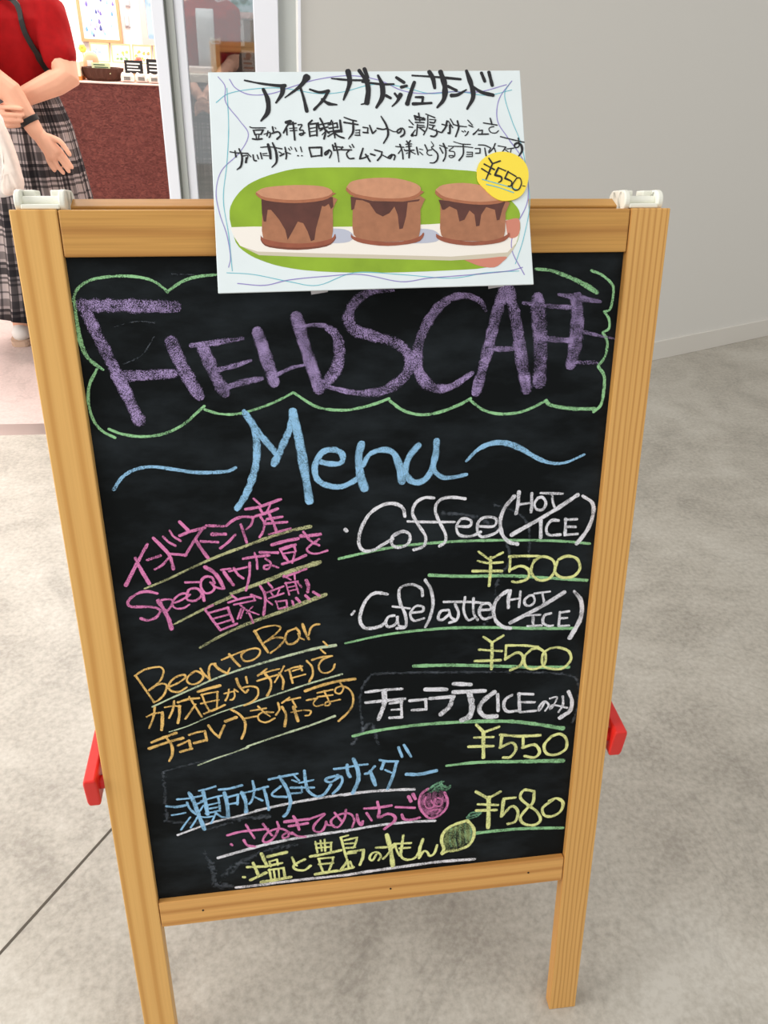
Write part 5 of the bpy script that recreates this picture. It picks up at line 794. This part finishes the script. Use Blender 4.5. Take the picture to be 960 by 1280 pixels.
bm = bmesh.new(); cyl(bm, (-.01, -.040, .045), (-.01, -.0425, .045), .021, seg=24); obj('emblem', bm, plain('emblem_yellow', (246, 186, 70), .6, .3), gb)
po = thing('paper_pouch', 'tan rounded paper pouch beside the orange and white box', 'pouch', (-.655, 3.772, ZT))
bm = bmesh.new(); pillow(bm, [(-.035, 0), (.035, 0), (.040, .05), (.030, .10), (-.012, .108), (-.036, .06)], 0, .035); obj('pouch_body', bm, plain('pouch_tan', (226, 176, 140), .7, .2), po, smooth=True)
obj('pouch_tag', bx(-.012, .014, -.019, -.0165, .05, .075), M['white_cloth'], po)
for i, (x, w, h, lb) in enumerate(((-.452, .082, .052, 'black price card with white writing beside the pink flower'), (-.352, .084, .060, 'black price card with white writing nearest the door edge'))):
    t = thing('price_card', lb, 'price card', (x, 3.70, ZT + .034), 'black price cards'); t.rotation_euler = (-.12, 0, 0)
    obj('card', bx(-w / 2, w / 2, 0, .003, 0, h), M['black'], t)
    bm = bmesh.new()
    for q in range(3): box(bm, -w * .36, w * (.34 - .1 * (q % 2)), -.0012, .0002, h * (.2 + .24 * q), h * (.2 + .24 * q) + .006)
    obj('writing', bm, M['white_cloth'], t)
    obj('stand', bx(-.012, .012, .0032, .014, -.034, .02), M['lightwood'], t)
random.seed(11)
PK = [(-.478, 3.655, 'clear-wrapped white sweet packet in front of the first black price card'), (-.415, 3.66, 'white sweet packet between the two black price cards'), (-.357, 3.652, 'white sweet packet in front of the second black price card'), (-.300, 3.66, 'white sweet packet against the door edge')]
for x, y, lb in PK:
    t = thing('sweet_packet', lb, 'packet', (x, y, ZT), 'white sweet packets on the counter')
    bm = bmesh.new(); pillow(bm, [(-.026, .001), (.026, .001), (.031, .022), (.020, .040), (.0, .034), (-.020, .041), (-.031, .020)], 0, .035)
    for v in bm.verts: v.co += Vector((0, .006 * mnoise.noise(v.co * 90 + Vector((x * 50, 0, 0))), 0))
    obj('wrapper', bm, plain('wrapper', (238, 222, 214), .3, .5), t)
    obj('packet_label', bx(-.014, .014, -.0195, -.016, .010, .024), plain('packet_print', (120, 120, 116), .5, .3), t)
for nm, x, y, z, c, lb in (('paper_flower', -.432, 3.74, ZT + .085, (246, 150, 130), 'small pink paper flower behind the black price cards'), ('paper_flower', -.688, 3.80, ZT + .118, (248, 206, 96), 'small yellow paper flower above the gift box')):
    t = thing(nm, lb, 'flower', (x, y, ZT), 'paper flowers on the counter'); bm = bmesh.new()
    for k in range(6): ball(bm, (.009 * math.cos(k * PI / 3), 0, z - ZT + .009 * math.sin(k * PI / 3)), .0085, .006, .0085, 10, 8)
    obj('bloom', bm, plain('bloom', c, .7, .2), t, smooth=True)
    bm = bmesh.new(); cyl(bm, (0, 0, 0), (0, 0, z - ZT), .0022, seg=8); obj('stem', bm, M['lightwood'], t)
# framed artwork on the back wall
ax0, ax1, az0 = -.835, -.618, .998
fr = thing('framed_artwork', 'wood-framed white picture of blue and purple drops on the back wall', 'picture', ((ax0 + ax1) / 2, 4.6, az0))
w = (ax1 - ax0) / 2 ; hh = .36
bm = bmesh.new()
for b in ((-w, w, -.028, -.001, 0, .014), (-w, w, -.028, -.001, hh - .014, hh), (-w, -w + .014, -.028, -.001, .014, hh - .014), (w - .014, w, -.028, -.001, .014, hh - .014)): box(bm, *b)
obj('frame', bm, plain('frame_wood', (216, 160, 116), .6, .3), fr)
obj('canvas', bx(-w + .014, w - .014, -.016, -.002, .014, hh - .014), M['white_wall'], fr)
bm = bmesh.new(); random.seed(21); cols = [(120, 170, 220), (130, 120, 190), (150, 205, 225), (90, 100, 160), (190, 180, 225)]
for k in range(34):
    cx, cz, r = random.uniform(-w + .03, w - .03), random.uniform(.03, hh - .03), random.uniform(.005, .011)
    sh = [(0, 1.7), (.6, .5), (.75, -.3), (.4, -1), (-.4, -1), (-.75, -.3), (-.6, .5)]
    a = [bm.verts.new((cx + r * u, -.0172 - k * .00002, cz + r * v_)) for u, v_ in sh]; b = [bm.verts.new((v.co.x, -.0158, v.co.z)) for v in a]
    f = bm.faces.new(a); f.material_index = k % 5
    for q in range(7): g_ = bm.faces.new((a[q], a[(q + 1) % 7], b[(q + 1) % 7], b[q])); g_.material_index = k % 5
o = obj('drops', bm, [plain('drop_paint', c, .6, .2) for c in cols], fr)
for x, z, h_, lb in ((-.585, 1.075, .062, 'white wall switch plate with grey edge right of the framed drops'), (-.572, 1.168, .05, 'white wall switch plate higher up right of the framed drops')):
    t = thing('switch_plate', lb, 'switch', (x, 4.6, z)); obj('plate', bx(-.014, .014, -.008, -.0005, 0, h_), plain('plate_grey', (196, 190, 192), .5, .3), t, bevel=.002)
    obj('rocker', bx(-.009, .006, -.012, -.0078, .008, h_ - .008), M['white_wall'], t, bevel=.001)
def lit_pane(name, c0, c1, c2, strength, scale):
    m = bpy.data.materials.new(name); m.use_nodes = True; N = m.node_tree.nodes; L = m.node_tree.links; N.remove(N['Principled BSDF'])
    e = N.new('ShaderNodeEmission'); e.inputs[1].default_value = strength; tc = N.new('ShaderNodeTexCoord'); nz = N.new('ShaderNodeTexNoise'); nz.inputs['Scale'].default_value = scale; nz.inputs['Detail'].default_value = 3
    cr = N.new('ShaderNodeValToRGB'); k = cr.color_ramp.elements; k[0].position = .38; k[0].color = srgb(*c0); k[1].position = .56; k[1].color = srgb(*c2); x = k.new(.46); x.color = srgb(*c1)
    L.new(tc.outputs['Object'], nz.inputs['Vector']); L.new(nz.outputs[0], cr.inputs[0]); L.new(cr.outputs[0], e.inputs[0]); L.new(e.outputs[0], N['Material Output'].inputs[0]); return m
def window(name, x0, x1, z0, z1, pane):
    f = thing_struct = None
    bm = bmesh.new()
    for b in ((x0 - .03, x0, 4.575, 4.6, z0 - .03, z1), (x1, x1 + .03, 4.575, 4.6, z0 - .03, z1), (x0, x1, 4.575, 4.6, z0 - .03, z0), (x0 - .03, x1 + .03, 4.575, 4.6, z1, z1 + .03)): box(bm, *b)
    o = struct(name, bm, plain('window_frame_pink', (226, 196, 188), .6, .3)); obj('pane', bx(x0, x1, 4.59, 4.599, z0, z1), pane, o)
window('window_2', -.480, -.385, 1.025, 1.9, lit_pane('window_sky', (110, 170, 210), (200, 225, 245), (235, 245, 255), 1.0, 14))
window('window_3', -.045, .30, 1.175, 1.9, lit_pane('window_trees', (60, 120, 100), (170, 215, 205), (235, 250, 250), 1.3, 30))
struct('trim_4', bx(-.525, -.512, 4.588, 4.6, .0, 2.4), plain('trim_pink', (240, 214, 208), .6, .3))
nb = thing('notice_board', 'brown notice board behind the glass pane under the leafy window', 'notice board', (.25, 4.572, .0))
obj('board', bx(-.55, .55, -.008, .012, .55, 1.138), plain('cork_brown', (120, 96, 84), .8, .2, vary=.1), nb)
for x in (-.5, .47): obj('leg', bx(x, x + .03, -.008, .022, 0, .56), M['lightwood'], nb)
for x, z, w_, h_, c, lb in ((-.262, 1.015, .055, .125, (214, 208, 200), 'pale paper flyer pinned at the top of the notice board'), (-.225, .885, .075, .11, (206, 186, 170), 'paper flyer with orange blot pinned below the pale flyer')):
    t = thing('flyer', lb, 'flyer', (.25 + x, 4.5635, z), 'flyers on the notice board')
    obj('sheet', bx(0, w_, -.0015, 0, 0, h_), plain('flyer_paper', c, .6, .2), t)
    bm = bmesh.new()
    for k in range(3): box(bm, .008, w_ - .012 - .008 * k, -.0022, -.0014, .02 + .022 * k, .03 + .022 * k)
    cyl(bm, (w_ * .5, -.0022, h_ - .026), (w_ * .5, -.0014, h_ - .026), .016, seg=16)
    obj('print', bm, plain('flyer_print', (196, 140, 110) if h_ < .12 else (120, 120, 124), .6, .2), t)
